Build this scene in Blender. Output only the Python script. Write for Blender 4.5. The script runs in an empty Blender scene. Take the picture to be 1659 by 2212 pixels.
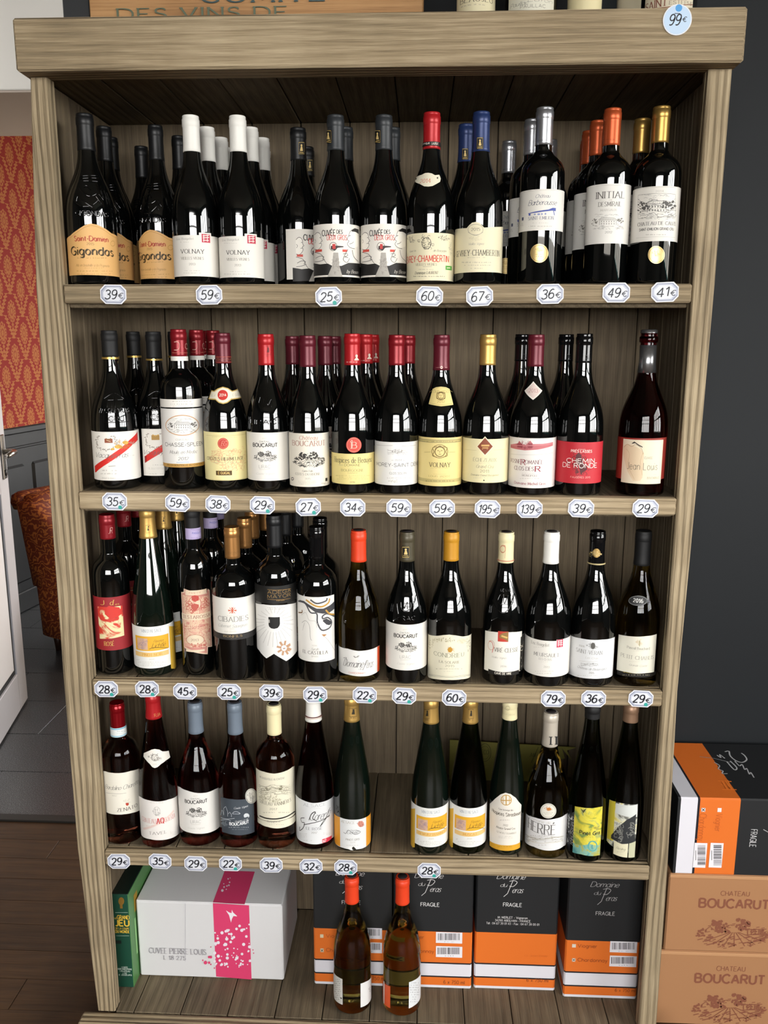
import bpy, math, random
from mathutils import Vector, Matrix

# ------------------------------------------------------------------ camera, sky, light, exposure
SC = bpy.context.scene
COL = SC.collection
FPX, W_, H_ = 1799.1, 1659.0, 2212.0
PITCH, YAW, ROLL = -0.201, -0.0439, 0.0016
CAM = Vector((0.0848, -1.4705, 1.4454))
_cp, _sp, _cy, _sy = math.cos(PITCH), math.sin(PITCH), math.cos(YAW), math.sin(YAW)
FWD = Vector((_sy*_cp, _cy*_cp, _sp))
_r0 = Vector((_cy, -_sy, 0)); _u0 = _r0.cross(FWD)
RIGHT = math.cos(ROLL)*_r0 + math.sin(ROLL)*_u0
UP = -math.sin(ROLL)*_r0 + math.cos(ROLL)*_u0
cam = bpy.data.cameras.new('camera'); camo = bpy.data.objects.new('camera', cam); COL.objects.link(camo)
cam.sensor_fit = 'VERTICAL'; cam.sensor_height = 36.0; cam.lens = FPX/H_*36.0; cam.clip_start = 0.02
M = Matrix((RIGHT, UP, -FWD)).transposed().to_4x4(); M.translation = CAM
camo.matrix_world = M
SC.camera = camo

world = bpy.data.worlds.new('sky'); SC.world = world; world.use_nodes = True
_n = world.node_tree.nodes; _bg = _n['Background']
_bg.inputs['Color'].default_value = (1.0, 0.985, 0.96, 1); _bg.inputs['Strength'].default_value = 17.0

def portal(name, loc, rot, sx, sy):
    l = bpy.data.lights.new(name, 'AREA'); l.shape = 'RECTANGLE'; l.size = sx; l.size_y = sy
    l.cycles.is_portal = True
    o = bpy.data.objects.new(name, l); o.location = loc; o.rotation_euler = rot; COL.objects.link(o)
P2 = math.pi/2
lamp = bpy.data.lights.new('added_fill_next_room', 'POINT'); lamp.energy = 30; lamp.color = (1.0, .80, .58); lamp.shadow_soft_size = .12  # added light without a fixture, out of view; brightens the soffit and wallpaper
fill_light_obj = bpy.data.objects.new('added_fill_next_room', lamp); fill_light_obj.location = (-.30, 1.95, 1.05); COL.objects.link(fill_light_obj)
portal('window_portal', (3.22, -2.2, 1.9), (0, P2, 0), 1.7, 2.9)           # faces -x
portal('window_portal', (0.1, -4.52, 1.9), (P2, 0, 0), 2.8, 1.7)         # faces +y
portal('window_portal', (0.3, 4.62, 1.6), (-P2, 0, 0), 1.6, 1.8)           # next room's window, faces -y
SC.view_settings.view_transform = 'Standard'; SC.view_settings.look = 'None'
SC.view_settings.gamma = 1.0; SC.view_settings.use_curve_mapping = False
SC.view_settings.exposure = 0.2
try:
    SC.cycles.use_denoising = True
    SC.cycles.max_bounces = 8; SC.cycles.diffuse_bounces = 4; SC.cycles.glossy_bounces = 4; SC.cycles.transmission_bounces = 8
    SC.cycles.caustics_reflective = False; SC.cycles.caustics_refractive = False
    SC.cycles.sample_clamp_indirect = 4.0
except Exception: pass

# ------------------------------------------------------------------ helpers: rays, materials, meshes
def ray(x, y): return (FWD + RIGHT*((x-W_/2)/FPX) + UP*(-(y-H_/2)/FPX))
def at_y(x, y, Y): d = ray(x, y); return CAM + d*((Y-CAM.y)/d.y)
def at_z(x, y, Z): d = ray(x, y); return CAM + d*((Z-CAM.z)/d.z)
def depth(p): return (Vector(p)-CAM).dot(FWD)
CROPS = dict(A=(100,200,3.1904), B=(560,200,3.0722), C=(1040,200,3.1904), D=(140,680,3.318), E=(600,680,3.6065), F=(1000,680,3.318),
    G=(180,1090,3.6065), H=(600,1110,3.6065), I=(1000,1110,3.45625), J=(190,1500,3.6867), K=(600,1500,3.6065), L=(960,1500,3.2529),
    M=(180,1850,3.1904), N=(640,1850,3.6065), O=(1000,1850,3.6065), P=(1360,1580,3.4983), U=(800,0,1.9313), T=(0,0,1.8433), Z=(0,0,1.0))
def full(crop, x, y): a, b, s = CROPS[crop]; return a+x/s, b+y/s

def lin(c):
    if isinstance(c, str):
        c = c.lstrip('#')
        if len(c) == 3: c = ''.join(k*2 for k in c)
        c = tuple(int(c[i:i+2], 16)/255 for i in (0, 2, 4))
    return tuple(k/12.92 if k <= .04045 else ((k+.055)/1.055)**2.4 for k in c) + (1,)
MATS = {}
def mat(key, color='#888', rough=.5, metal=0., spec=.5, trans=0., ior=1.45, coat=0.):
    if key in MATS: return MATS[key]
    m = bpy.data.materials.new(key); m.use_nodes = True; b = m.node_tree.nodes['Principled BSDF']
    b.inputs['Base Color'].default_value = lin(color); b.inputs['Roughness'].default_value = rough
    b.inputs['Metallic'].default_value = metal; b.inputs['Specular IOR Level'].default_value = spec
    b.inputs['Transmission Weight'].default_value = trans; b.inputs['IOR'].default_value = ior
    b.inputs['Coat Weight'].default_value = coat
    MATS[key] = m; return m
def ink(c):
    if c.startswith('m:'): return MATS[c[2:]]
    if c.startswith('g:'): return mat('gilt '+c[2:], c[2:], .35, .75)
    return mat('print '+c, c, .55)
class NT:
    """little wrapper for node building"""
    def __init__(s, name):
        s.m = bpy.data.materials.new(name); s.m.use_nodes = True; s.t = s.m.node_tree; s.b = s.t.nodes['Principled BSDF']; MATS[name] = s.m
    def n(s, typ, ins=None, **kw):
        k = s.t.nodes.new(typ)
        for a, v in kw.items(): setattr(k, a, v)
        for a, v in (ins or {}).items():
            if hasattr(v, 'is_output') or isinstance(v, bpy.types.NodeSocket): s.t.links.new(v, k.inputs[a])
            else: k.inputs[a].default_value = v
        return k
    def math(s, op, a, b=None, c=None, clamp=False):
        k = s.t.nodes.new('ShaderNodeMath'); k.operation = op; k.use_clamp = clamp
        for i, v in enumerate((a, b, c)):
            if v is None: continue
            if isinstance(v, bpy.types.NodeSocket): s.t.links.new(v, k.inputs[i])
            else: k.inputs[i].default_value = v
        return k.outputs[0]
    def ramp(s, fac, stops):
        k = s.t.nodes.new('ShaderNodeValToRGB'); s.t.links.new(fac, k.inputs[0]); e = k.color_ramp.elements
        while len(e) < len(stops): e.new(.5)
        for i, (p, c) in enumerate(stops): e[i].position = p; e[i].color = lin(c)
        return k.outputs[0]
    def mix(s, f, a, b, mode='MIX'):
        k = s.t.nodes.new('ShaderNodeMix'); k.data_type = 'RGBA'; k.blend_type = mode
        for i, v in ((0, f), (6, a), (7, b)):
            if isinstance(v, bpy.types.NodeSocket): s.t.links.new(v, k.inputs[i])
            else: k.inputs[i].default_value = lin(v) if isinstance(v, str) else v
        return k.outputs[2]
    def link(s, a, name): s.t.links.new(a, s.b.inputs[name])
    def bump(s, h, strength, dist):
        k = s.n('ShaderNodeBump', {'Height': h, 'Strength': strength, 'Distance': dist}); s.link(k.outputs[0], 'Normal')

def wood(name, axis, dark, mid, light, rings=26., strength=.5, rough=.75, dist=.004):
    w = NT(name)
    co = w.n('ShaderNodeTexCoord').outputs['Object']
    rnd = w.n('ShaderNodeObjectInfo').outputs['Random']
    off = w.n('ShaderNodeCombineXYZ', {0: w.math('MULTIPLY', rnd, 7.), 1: w.math('MULTIPLY', rnd, 3.), 2: w.math('MULTIPLY', rnd, 5.)}).outputs[0]
    p = w.n('ShaderNodeVectorMath', {0: co, 1: off}, operation='ADD').outputs[0]
    sc = [1, 1, 1]; sc[axis] = .14
    ps = w.n('ShaderNodeMapping', {'Vector': p, 'Scale': sc}).outputs[0]
    n1 = w.n('ShaderNodeTexNoise', {'Vector': ps, 'Scale': 9., 'Detail': 3.}).outputs['Fac']
    base = w.n('ShaderNodeSeparateXYZ', {0: ps}).outputs
    acr = w.math('ADD', base[(axis+1) % 3], w.math('MULTIPLY', base[(axis+2) % 3], .8))
    ph = w.math('ADD', w.math('MULTIPLY', acr, rings*18.0), w.math('MULTIPLY', n1, 26.))
    wave = w.math('MULTIPLY_ADD', w.math('SINE', ph), .5, .5)
    wave = w.math('POWER', wave, .7)
    fs = [430, 430, 430]; fs[axis] = 12
    pf = w.n('ShaderNodeMapping', {'Vector': p, 'Scale': fs}).outputs[0]
    fib = w.n('ShaderNodeTexNoise', {'Vector': pf, 'Scale': 1., 'Detail': 3.}).outputs['Fac']
    big = w.n('ShaderNodeTexNoise', {'Vector': p, 'Scale': 5.5, 'Detail': 4.}).outputs['Fac']
    f = w.math('ADD', w.math('MULTIPLY', wave, .09), w.math('ADD', w.math('MULTIPLY', fib, .50), w.math('MULTIPLY', big, .53)))
    c = w.ramp(f, [(.30, dark), (.55, mid), (.80, light)])
    v = w.math('MULTIPLY_ADD', rnd, .30, .85)
    c = w.mix(1., c, w.n('ShaderNodeCombineXYZ', {0: v, 1: v, 2: v}).outputs[0], 'MULTIPLY')
    w.link(c, 'Base Color'); w.b.inputs['Roughness'].default_value = rough; w.b.inputs['Specular IOR Level'].default_value = .25
    w.bump(w.math('ADD', w.math('MULTIPLY', wave, .7), w.math('MULTIPLY', fib, .5)), strength, dist)
    return w.m

class MB:
    """mesh builder: collects pieces, links ONE object"""
    def __init__(s): s.v = []; s.f = []; s.mi = []; s.sm = []; s.mats = []
    def slot(s, m):
        if m not in s.mats: s.mats.append(m)
        return s.mats.index(m)
    def add(s, vs, fs, m, smooth=False):
        o = len(s.v); s.v.extend(tuple(p) for p in vs); i = s.slot(m)
        for f in fs: s.f.append(tuple(o+k for k in f)); s.mi.append(i); s.sm.append(smooth)
    def box(s, x0, x1, y0, y1, z0, z1, m, bev=.0015):
        lo, hi = (min(x0,x1), min(y0,y1), min(z0,z1)), (max(x0,x1), max(y0,y1), max(z0,z1))
        b = min(bev, *[(hi[i]-lo[i])*.4 for i in range(3)])
        vs = []; idx = {}
        for cx in (0,1):
            for cy in (0,1):
                for cz in (0,1):
                    c = (cx,cy,cz)
                    for a in range(3):
                        p = [ (lo[i] if c[i]==0 else hi[i]) + (0 if i==a else (b if c[i]==0 else -b)) for i in range(3)]
                        idx[c,a] = len(vs); vs.append(p)
        fs = []
        for a in range(3):
            u, w = (a+1)%3, (a+2)%3
            for sgn in (0,1):
                q = []
                for (i,j) in ((0,0),(1,0),(1,1),(0,1)):
                    c=[0,0,0]; c[a]=sgn; c[u]=i; c[w]=j; q.append(idx[tuple(c),a])
                fs.append(q if sgn else q[::-1])
        for a in range(3):
            u, w = (a+1)%3, (a+2)%3
            for i in (0,1):
                for j in (0,1):
                    c0=[0,0,0]; c0[u]=i; c0[w]=j; c1=list(c0); c1[a]=1; c0=tuple(c0); c1=tuple(c1)
                    q=[idx[c0,u],idx[c1,u],idx[c1,w],idx[c0,w]]
                    fs.append(q if (i==j) else q[::-1])
        for cx in (0,1):
            for cy in (0,1):
                for cz in (0,1):
                    q=[idx[(cx,cy,cz),a] for a in range(3)]
                    fs.append(q if (cx+cy+cz)%2==1 else q[::-1])
        s.add(vs, fs, m); return s
    def lathe(s, prof, m, n=40, smooth=True, cx=0, cy=0):
        vs = []; fs = []
        for (r, z) in prof:
            for k in range(n):
                a = 2*math.pi*k/n; vs.append((cx+r*math.sin(a), cy-r*math.cos(a), z))
        for i in range(len(prof)-1):
            for k in range(n):
                fs.append((i*n+k, i*n+(k+1)%n, (i+1)*n+(k+1)%n, (i+1)*n+k))
        fs.append(tuple(range(n))[::-1]); fs.append(tuple((len(prof)-1)*n+k for k in range(n)))
        s.add(vs, fs, m, smooth); return s
    def tube(s, pts, r, m, n=8, smooth=True):
        pts = [Vector(p) for p in pts]; vs = []; fs = []
        for i, p in enumerate(pts):
            t = (pts[min(i+1,len(pts)-1)]-pts[max(i-1,0)]).normalized()
            a = t.orthogonal().normalized() if i == 0 else (a - t*a.dot(t)).normalized()
            b = t.cross(a); rr = r[i] if isinstance(r, (list,tuple)) else r
            for k in range(n): an = 2*math.pi*k/n; vs.append(p + a*(rr*math.cos(an)) + b*(rr*math.sin(an)))
        for i in range(len(pts)-1):
            for k in range(n): fs.append((i*n+k, i*n+(k+1)%n, (i+1)*n+(k+1)%n, (i+1)*n+k))
        fs.append(tuple(range(n))[::-1]); fs.append(tuple((len(pts)-1)*n+k for k in range(n)))
        s.add(vs, fs, m, smooth); return s
    def build(s, name, parent=None, kind=None):
        me = bpy.data.meshes.new(name); me.from_pydata([tuple(p) for p in s.v], [], s.f)
        for m in s.mats: me.materials.append(m)
        me.polygons.foreach_set('material_index', s.mi); me.polygons.foreach_set('use_smooth', s.sm); me.update()
        o = bpy.data.objects.new(name, me); COL.objects.link(o)
        if parent is not None: o.parent = parent
        if kind: o['kind'] = kind
        return o
_ONES = 'zero one two three four five six seven eight nine ten eleven twelve thirteen fourteen fifteen sixteen seventeen eighteen nineteen'.split()
_TENS = 'x x twenty thirty forty fifty sixty seventy eighty ninety'.split()
def words_for(label):
    """prices in labels are spelled out"""
    import re
    def w(m):
        n = int(m.group()); f = lambda k: _ONES[k] if k < 20 else _TENS[k//10]+('-'+_ONES[k % 10] if k % 10 else '')
        return m.group() if n > 199 else ('one-hundred-' if n > 99 else '')+f(n % 100)
    return re.sub(r'\b\d+\b', w, label)
def tag(o, label, cat, group=None):
    o['label'] = words_for(label); o['category'] = cat
    if group: o['group'] = group
    return o
def empty(name, loc=(0,0,0), rz=0., parent=None):
    o = bpy.data.objects.new(name, None); o.empty_display_size = .05; o.location = loc; o.rotation_euler = (0,0,rz); COL.objects.link(o)
    if parent is not None: o.parent = parent
    return o
def copy_tree(o, parent=None):
    c = o.copy(); COL.objects.link(c)
    if parent is not None: c.parent = parent
    for ch in list(o.children): copy_tree(ch, c)
    return c

# ------------------------------------------------------------------ stroke lettering
GL = {}
def _g(ch, w, spec):
    st = []
    for part in spec.split(';'):
        part = part.strip()
        if not part: continue
        pts = [tuple(float(k) for k in q.split(',')) for q in part[1:].split()]
        st.append((part[0], pts))
    GL[ch] = (w, st)
for _l in '''A|8|l0,0 4,10 8,0;l1.4,3.4 6.6,3.4
B|7|l0,0 0,10;s0,10 4,10 6,9 6.3,7.6 5.5,5.8 4,5.2 0,5.2;s0,5.2 4,5.2 6.5,4.3 7,2.6 6.3,.8 4.2,0 0,0
C|8|s8,8.2 6.5,9.6 4.6,10 2,9 .4,7 0,5 .4,3 2,1 4.6,0 6.5,.4 8,1.8
D|8|l0,0 0,10;s0,10 3.5,10 6.3,9 7.8,6.8 8,5 7.8,3.2 6.3,1 3.5,0 0,0
E|6|l0,0 0,10;l0,10 6,10;l0,5.2 5,5.2;l0,0 6.2,0
F|6|l0,0 0,10;l0,10 6,10;l0,5.2 5,5.2
G|8|s8,8.2 6.5,9.6 4.6,10 2,9 .4,7 0,5 .4,3 2,1 4.6,0 6.5,.4 8,1.6;l5,4.6 8,4.6 8,1.6
H|7|l0,0 0,10;l7,0 7,10;l0,5.2 7,5.2
I|.6|l.3,0 .3,10
J|4|s4,10 4,2.5 3.2,.6 1.6,0 .2,.8
K|7|l0,0 0,10;l6.6,10 0,4;l2,5.8 7,0
L|5.6|l0,10 0,0;l0,0 5.6,0
M|9|l0,0 .6,10 4.5,1.5 8.4,10 9,0
N|7.4|l0,0 0,10;l0,10 7.4,0;l7.4,0 7.4,10
O|9|s4.5,10 2,9.2 .4,7.2 0,5 .4,2.8 2,.8 4.5,0 7,.8 8.6,2.8 9,5 8.6,7.2 7,9.2 4.5,10
P|6.5|l0,0 0,10;s0,10 4,10 6,9.2 6.5,7.4 6,5.6 4,4.8 0,4.8
Q|9|s4.5,10 2,9.2 .4,7.2 0,5 .4,2.8 2,.8 4.5,0 7,.8 8.6,2.8 9,5 8.6,7.2 7,9.2 4.5,10;l5.5,2.5 9,-1
R|7|l0,0 0,10;s0,10 4,10 6,9.2 6.5,7.5 6,5.8 4,5 0,5;l3.4,5 7,0
S|6|s5.6,8.4 4.6,9.7 3,10 1.2,9.4 .4,7.8 1,6.2 3,5.3 5,4.4 6,2.6 5.4,.8 3.2,0 1.4,.3 0,1.8
T|7|l0,10 7,10;l3.5,10 3.5,0
U|7|s0,10 0,3.6 .8,1.2 3.5,0 6.2,1.2 7,3.6 7,10
V|8|l0,10 4,0 8,10
W|12|l0,10 3,0 6,9 9,0 12,10
X|7.4|l0,10 7.4,0;l0,0 7.4,10
Y|7.4|l0,10 3.7,4.8 7.4,10;l3.7,4.8 3.7,0
Z|7|l.3,10 6.7,10 0,0 7,0
a|5.6|s5.2,4.4 4.2,6.2 2.6,6.5 .8,5.5 0,3.3 .8,1 2.6,0 4.2,.4 5.2,2.2;l5.4,6.5 5.4,0
b|5.4|l0,10 0,0;s0,4.2 1,6.2 2.8,6.5 4.6,5.5 5.4,3.3 4.6,1 2.8,0 1,.4 0,2.2
c|5|s5,5.3 4,6.3 2.6,6.5 .8,5.5 0,3.3 .8,1 2.6,0 4,.3 5.2,1.4
d|5.4|l5.4,10 5.4,0;s5.4,4.2 4.4,6.2 2.6,6.5 .8,5.5 0,3.3 .8,1 2.6,0 4.4,.4 5.4,2.2
e|5.2|l.1,3.5 5.2,3.5;s5.2,3.5 4.7,5.5 2.7,6.5 .8,5.5 0,3.3 .8,1 2.7,0 4.1,.3 5.2,1.4
f|3.6|s4,9.6 3,10 2,9.3 1.7,8 1.7,0;l0,6.5 3.6,6.5
g|5.4|s5.2,4.4 4.2,6.2 2.6,6.5 .8,5.5 0,3.3 .8,1 2.6,0 4.2,.4 5.2,2.2;s5.4,6.5 5.4,-1 4.6,-2.8 2.6,-3.3 .8,-2.6
h|5|l0,10 0,0;s0,4 1.2,6 3,6.5 4.5,5.6 4.9,4 4.9,0
i|.6|l.3,6.5 .3,0;l.3,8.6 .3,9.3
j|1.6|s1.4,6.5 1.4,-1.5 .8,-2.9 -.6,-3.2;l1.4,8.6 1.4,9.3
k|5|l0,10 0,0;l4.8,6.5 0,2.6;l1.6,3.9 5,0
l|.6|l.3,10 .3,0
m|8.4|l0,6.5 0,0;s0,4 1.2,6 2.5,6.5 3.8,5.8 4.2,4 4.2,0;s4.2,4 5.4,6 6.7,6.5 8,5.8 8.4,4 8.4,0
n|4.9|l0,6.5 0,0;s0,4 1.2,6 3,6.5 4.5,5.6 4.9,4 4.9,0
o|5.6|s2.8,6.5 .9,5.6 0,3.3 .9,.9 2.8,0 4.7,.9 5.6,3.3 4.7,5.6 2.8,6.5
p|5.4|l0,6.5 0,-3.2;s0,4.2 1,6.2 2.8,6.5 4.6,5.5 5.4,3.3 4.6,1 2.8,0 1,.4 0,2.2
q|5.4|l5.4,6.5 5.4,-3.2;s5.4,4.2 4.4,6.2 2.6,6.5 .8,5.5 0,3.3 .8,1 2.6,0 4.4,.4 5.4,2.2
r|3.2|l0,6.5 0,0;s0,3.8 1,5.8 2.2,6.5 3.2,6.3
s|4.2|s3.9,5.4 3,6.4 2,6.5 .8,6 .5,4.9 1.2,3.9 3,3.1 4,2 3.6,.6 2,0 .8,.3 0,1.2
t|3.4|s1.6,9 1.6,1.6 2.2,.3 3.4,.2;l0,6.5 3.3,6.5
u|4.9|s0,6.5 0,2.2 .6,.6 2,0 3.6,.5 4.9,2.6;l4.9,6.5 4.9,0
v|5|l0,6.5 2.5,0 5,6.5
w|8|l0,6.5 2,0 4,6 6,0 8,6.5
x|5|l0,6.5 5,0;l0,0 5,6.5
y|5|l0,6.5 2.6,.2;s5,6.5 2.6,.2 1.6,-2.4 0,-3.1
z|4.6|l.2,6.5 4.4,6.5 0,0 4.7,0
0|6|s3,10 1,8.8 0,5 1,1.2 3,0 5,1.2 6,5 5,8.8 3,10
1|3|l0,7.4 2.4,10 2.4,0
2|6|s.2,7.6 1,9.4 3,10 5,9.2 5.6,7.4 4.6,5 0,0;l0,0 6,0
3|6|s.2,8.6 1.6,9.9 3.2,10 5,9 5.3,7.4 4.4,5.8 2.4,5.3;s2.4,5.3 4.8,4.7 5.8,2.8 5,.8 2.8,0 1,.4 0,1.6
4|6|l4.4,0 4.4,10 0,3 6.2,3
5|6|l5.4,10 1,10 .4,5.4;s.4,5.4 2.4,6.4 4.6,5.8 5.8,3.4 5,1 2.8,0 1,.4 0,1.4
6|6|s5.2,9.4 3.4,10 1.4,8.4 .1,5 .2,2.4 1.4,.4 3.2,0 5.2,.9 5.8,3 5,5.1 3.2,5.8 1.2,5 .1,3
7|6|l0,10 6,10 2,0
8|6|s3,5.3 1,6.2 .5,7.8 1.2,9.4 3,10 4.8,9.4 5.5,7.8 5,6.2 3,5.3 .9,4.2 0,2.4 .9,.6 3,0 5.1,.6 6,2.4 5.1,4.2 3,5.3
9|6|s5.8,7 4.8,4.9 2.8,4.2 .8,5 .2,7 1,9.1 2.8,10 4.8,9.4 5.8,7 5.6,4 4.4,1 2.4,0 .8,.5
€|6.5|s6.5,8.6 4.8,9.6 2.8,8.6 1.5,5 2.8,1.2 4.8,.2 6.5,1.2;l0,6 5,6;l0,4 4.6,4
-|3|l0,4 3,4
.|.6|l.3,0 .3,.7
,|.8|l.6,.6 .2,-1.4
'|.6|l.3,10 .2,8
:|.6|l.3,0 .3,.7;l.3,5 .3,5.7
&|7|s7,0 2,6.5 1.6,8.6 3,10 4.4,8.6 3.6,6.6 .8,4.2 0,2.2 1.4,.2 3.6,.2 6.6,4
+|5|l0,4 5,4;l2.5,6.5 2.5,1.5'''.split('\n'):
    _a = _l.split('|'); _g(_a[0], float(_a[1]), _a[2])
for _c, _b, _ac in (('é','e','l2,8 3.6,9.6'),('è','e','l1.6,9.6 3.2,8'),('É','E','l2.4,11.2 4,12.8'),('È','E','l2,12.8 3.6,11.2'),('Ê','E','l1.2,11.2 3,12.6 4.8,11.2'),
        ('â','a','l1,8 2.8,9.5 4.6,8'),('Â','A','l2.2,11.2 4,12.6 5.8,11.2'),('ô','o','l1,8 2.8,9.5 4.6,8'),('Ô','O','l2.7,11.2 4.5,12.6 6.3,11.2'),('ç','c','s2.6,0 3.2,-1.4 2,-2')):
    GL[_c] = (GL[_b][0], GL[_b][1] + [(_ac[0], [tuple(float(k) for k in q.split(',')) for q in _ac[1:].split()])])
def smooth_pts(p, n=4):
    if len(p) < 3: return list(p)
    out = []; closed = (abs(p[0][0]-p[-1][0]) < 1e-9 and abs(p[0][1]-p[-1][1]) < 1e-9)
    for i in range(len(p)-1):
        p1, p2 = p[i], p[i+1]
        p0 = p[i-1] if i > 0 else (p[-2] if closed else p1)
        p3 = p[i+2] if i+2 < len(p) else (p[1] if closed else p2)
        for k in range(n):
            t = k/n; t2, t3 = t*t, t*t*t
            out.append(tuple(.5*((2*p1[j]) + (-p0[j]+p2[j])*t + (2*p0[j]-5*p1[j]+4*p2[j]-p3[j])*t2 + (-p0[j]+3*p1[j]-3*p2[j]+p3[j])*t3) for j in (0,1)))
    out.append(p[-1]); return out
# style: thick, thin, pen angle (deg), shear, serif, letter gap
STY = dict(sans=(.12,.12,0,0,0,2.2), bold=(.21,.21,0,0,0,2.6), light=(.075,.075,0,0,0,2.4), serif=(.15,.06,0,0,1,2.6), boldserif=(.22,.09,0,0,1,3.0), script=(.09,.04,20,.35,0,1.3),
           black=(.24,.06,-35,0,0,2.2), pen=(.13,.13,0,.18,0,1.6), marker=(.185,.15,20,.12,0,1.8), ital=(.13,.06,0,.22,1,2.2), wide=(.085,.085,0,0,0,4.2), narrow=(.16,.16,0,0,0,2.2))
# ------------------------------------------------------------------ painting flat or wrapped print
class Paint:
    def __init__(s, uv, emb, eps0=.00035, step=.004):
        s.uv, s.emb = uv, emb; s.mb = MB(); s.layer = 0; s.eps0 = eps0; s.step = step
    cnt = 0
    def _e(s): s.cnt = (s.cnt+1) % 12; return s.eps0 + s.layer*.00002 + s.cnt*1.6e-6
    def strip(s, cols, m, rows=1):
        """cols: list of (u, vtop, vbot)"""
        e = s._e(); vs = []; fs = []
        for (u, t, b) in cols:
            for k in range(rows+1): vs.append(s.emb(u, b+(t-b)*k/rows, e))
        n = rows+1
        for i in range(len(cols)-1):
            for k in range(rows): fs.append((i*n+k, (i+1)*n+k, (i+1)*n+k+1, i*n+k+1))
        s.mb.add(vs, fs, m, False)
    def fill_uv(s, top, bot, m, rows=None):
        us = sorted(set([p[0] for p in top] + [p[0] for p in bot]))
        u0 = max(min(p[0] for p in top), min(p[0] for p in bot)); u1 = min(max(p[0] for p in top), max(p[0] for p in bot))
        us = sorted(set([u for u in us if u0 <= u <= u1] + ([] if s.step > 1 else [k*s.step for k in range(int(math.ceil(u0/s.step)), int(u1/s.step)+1)])))
        def ev(pl, u):
            pl = sorted(pl)
            if u <= pl[0][0]: return pl[0][1]
            for a, b in zip(pl, pl[1:]):
                if a[0] <= u <= b[0]: return a[1] if b[0] == a[0] else a[1]+(b[1]-a[1])*(u-a[0])/(b[0]-a[0])
            return pl[-1][1]
        cols = [(u, ev(top, u), ev(bot, u)) for u in us]
        h = max(abs(c[1]-c[2]) for c in cols)
        s.strip(cols, m, rows or (max(1, int(h/(s.step*1.6))) if s.step < .1 and (s.curvy or max(c[1] for c in cols) > s.vlim) else 1)); s.layer += 1
    curvy = False; vlim = 9.
    def line_uv(s, pts, w, m, w2=None, pen=0., ridge=0.):
        """ribbon along pts; w thick, w2 thin, pen angle"""
        if len(pts) < 2: return
        if s.step < .1:                                  # keep to the curve of the glass
            q = [pts[0]]
            for a, b in zip(pts, pts[1:]):
                k = int(abs(b[0]-a[0])/s.step)+1
                if s.curvy or max(a[1], b[1]) > s.vlim: k = max(k, int(abs(b[1]-a[1])/(s.step*2))+1)
                q += [(a[0]+(b[0]-a[0])*i/k, a[1]+(b[1]-a[1])*i/k) for i in range(1, k+1)]
            pts = q
        e = s._e(); L = []; n = len(pts); vs = []; fs = []
        for i in range(n):
            a = pts[max(i-1,0)]; b = pts[min(i+1,n-1)]; dx, dy = b[0]-a[0], b[1]-a[1]; l = math.hypot(dx, dy) or 1e-9; dx, dy = dx/l, dy/l
            ww = w if w2 is None else w2+(w-w2)*abs(math.sin(math.atan2(dy, dx)-math.radians(pen)))
            ox, oy = -dy*ww/2, dx*ww/2; x, y = pts[i]
            vs += [s.emb(x-ox, y-oy, e), s.emb(x, y, e+ridge), s.emb(x+ox, y+oy, e)] if ridge else [s.emb(x-ox, y-oy, e), s.emb(x+ox, y+oy, e)]
        k = 3 if ridge else 2
        for i in range(n-1):
            for j in range(k-1): fs.append((i*k+j, (i+1)*k+j, (i+1)*k+j+1, i*k+j+1))
        s.mb.add(vs, fs, m, bool(ridge))
    def text_uv(s, t, u0, u1, v0, v1, m, style='sans', ridge=0., jig=None):
        th, tn, pen, sh, serif, gap = STY[style]
        x = 0; lay = []
        for ch in t:
            if ch == ' ': x += 5; continue
            g = GL.get(ch)
            if g is None: continue
            lay.append((x, g)); x += g[0]+gap
        tot = max(x-gap, 1e-6); sx = (u1-u0)/tot; sy = (v1-v0)/10.; hh = abs(v1-v0); cw = min(hh, abs(sx)*10*1.15)
        def T(px, py): return (u0+px*sx+sh*py*sy, v0+py*sy)
        for (gx, (gw, st)) in lay:
            dy = jig.uniform(-.5, .5) if jig else 0
            for (k, pts) in st:
                p = [T(gx+q[0], q[1]+dy) for q in pts]
                q = smooth_pts(p, 3) if k == 's' else p
                if k == 'l' and len(q) > 2:            # sharp corners: ribbon per leg
                    for a, b in zip(q, q[1:]): s.line_uv([a, b], th*cw, m, tn*cw, pen, ridge)
                else: s.line_uv(q, th*cw, m, tn*cw, pen, ridge)
                if serif and k == 'l':
                    for (x_, y_), o_ in ((pts[0], pts[1]), (pts[-1], pts[-2])):
                        if y_ in (0., 10., 6.5) and abs(o_[1]-y_) > 2:
                            c = T(gx+x_, y_+dy); l = .17*cw; s.line_uv([(c[0]-l, c[1]), (c[0]+l, c[1])], tn*cw, m)
        s.layer += 1
    # ---- items in picture coordinates of a crop
    def U(s, pts): return [s.uv(*p) for p in pts]
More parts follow.
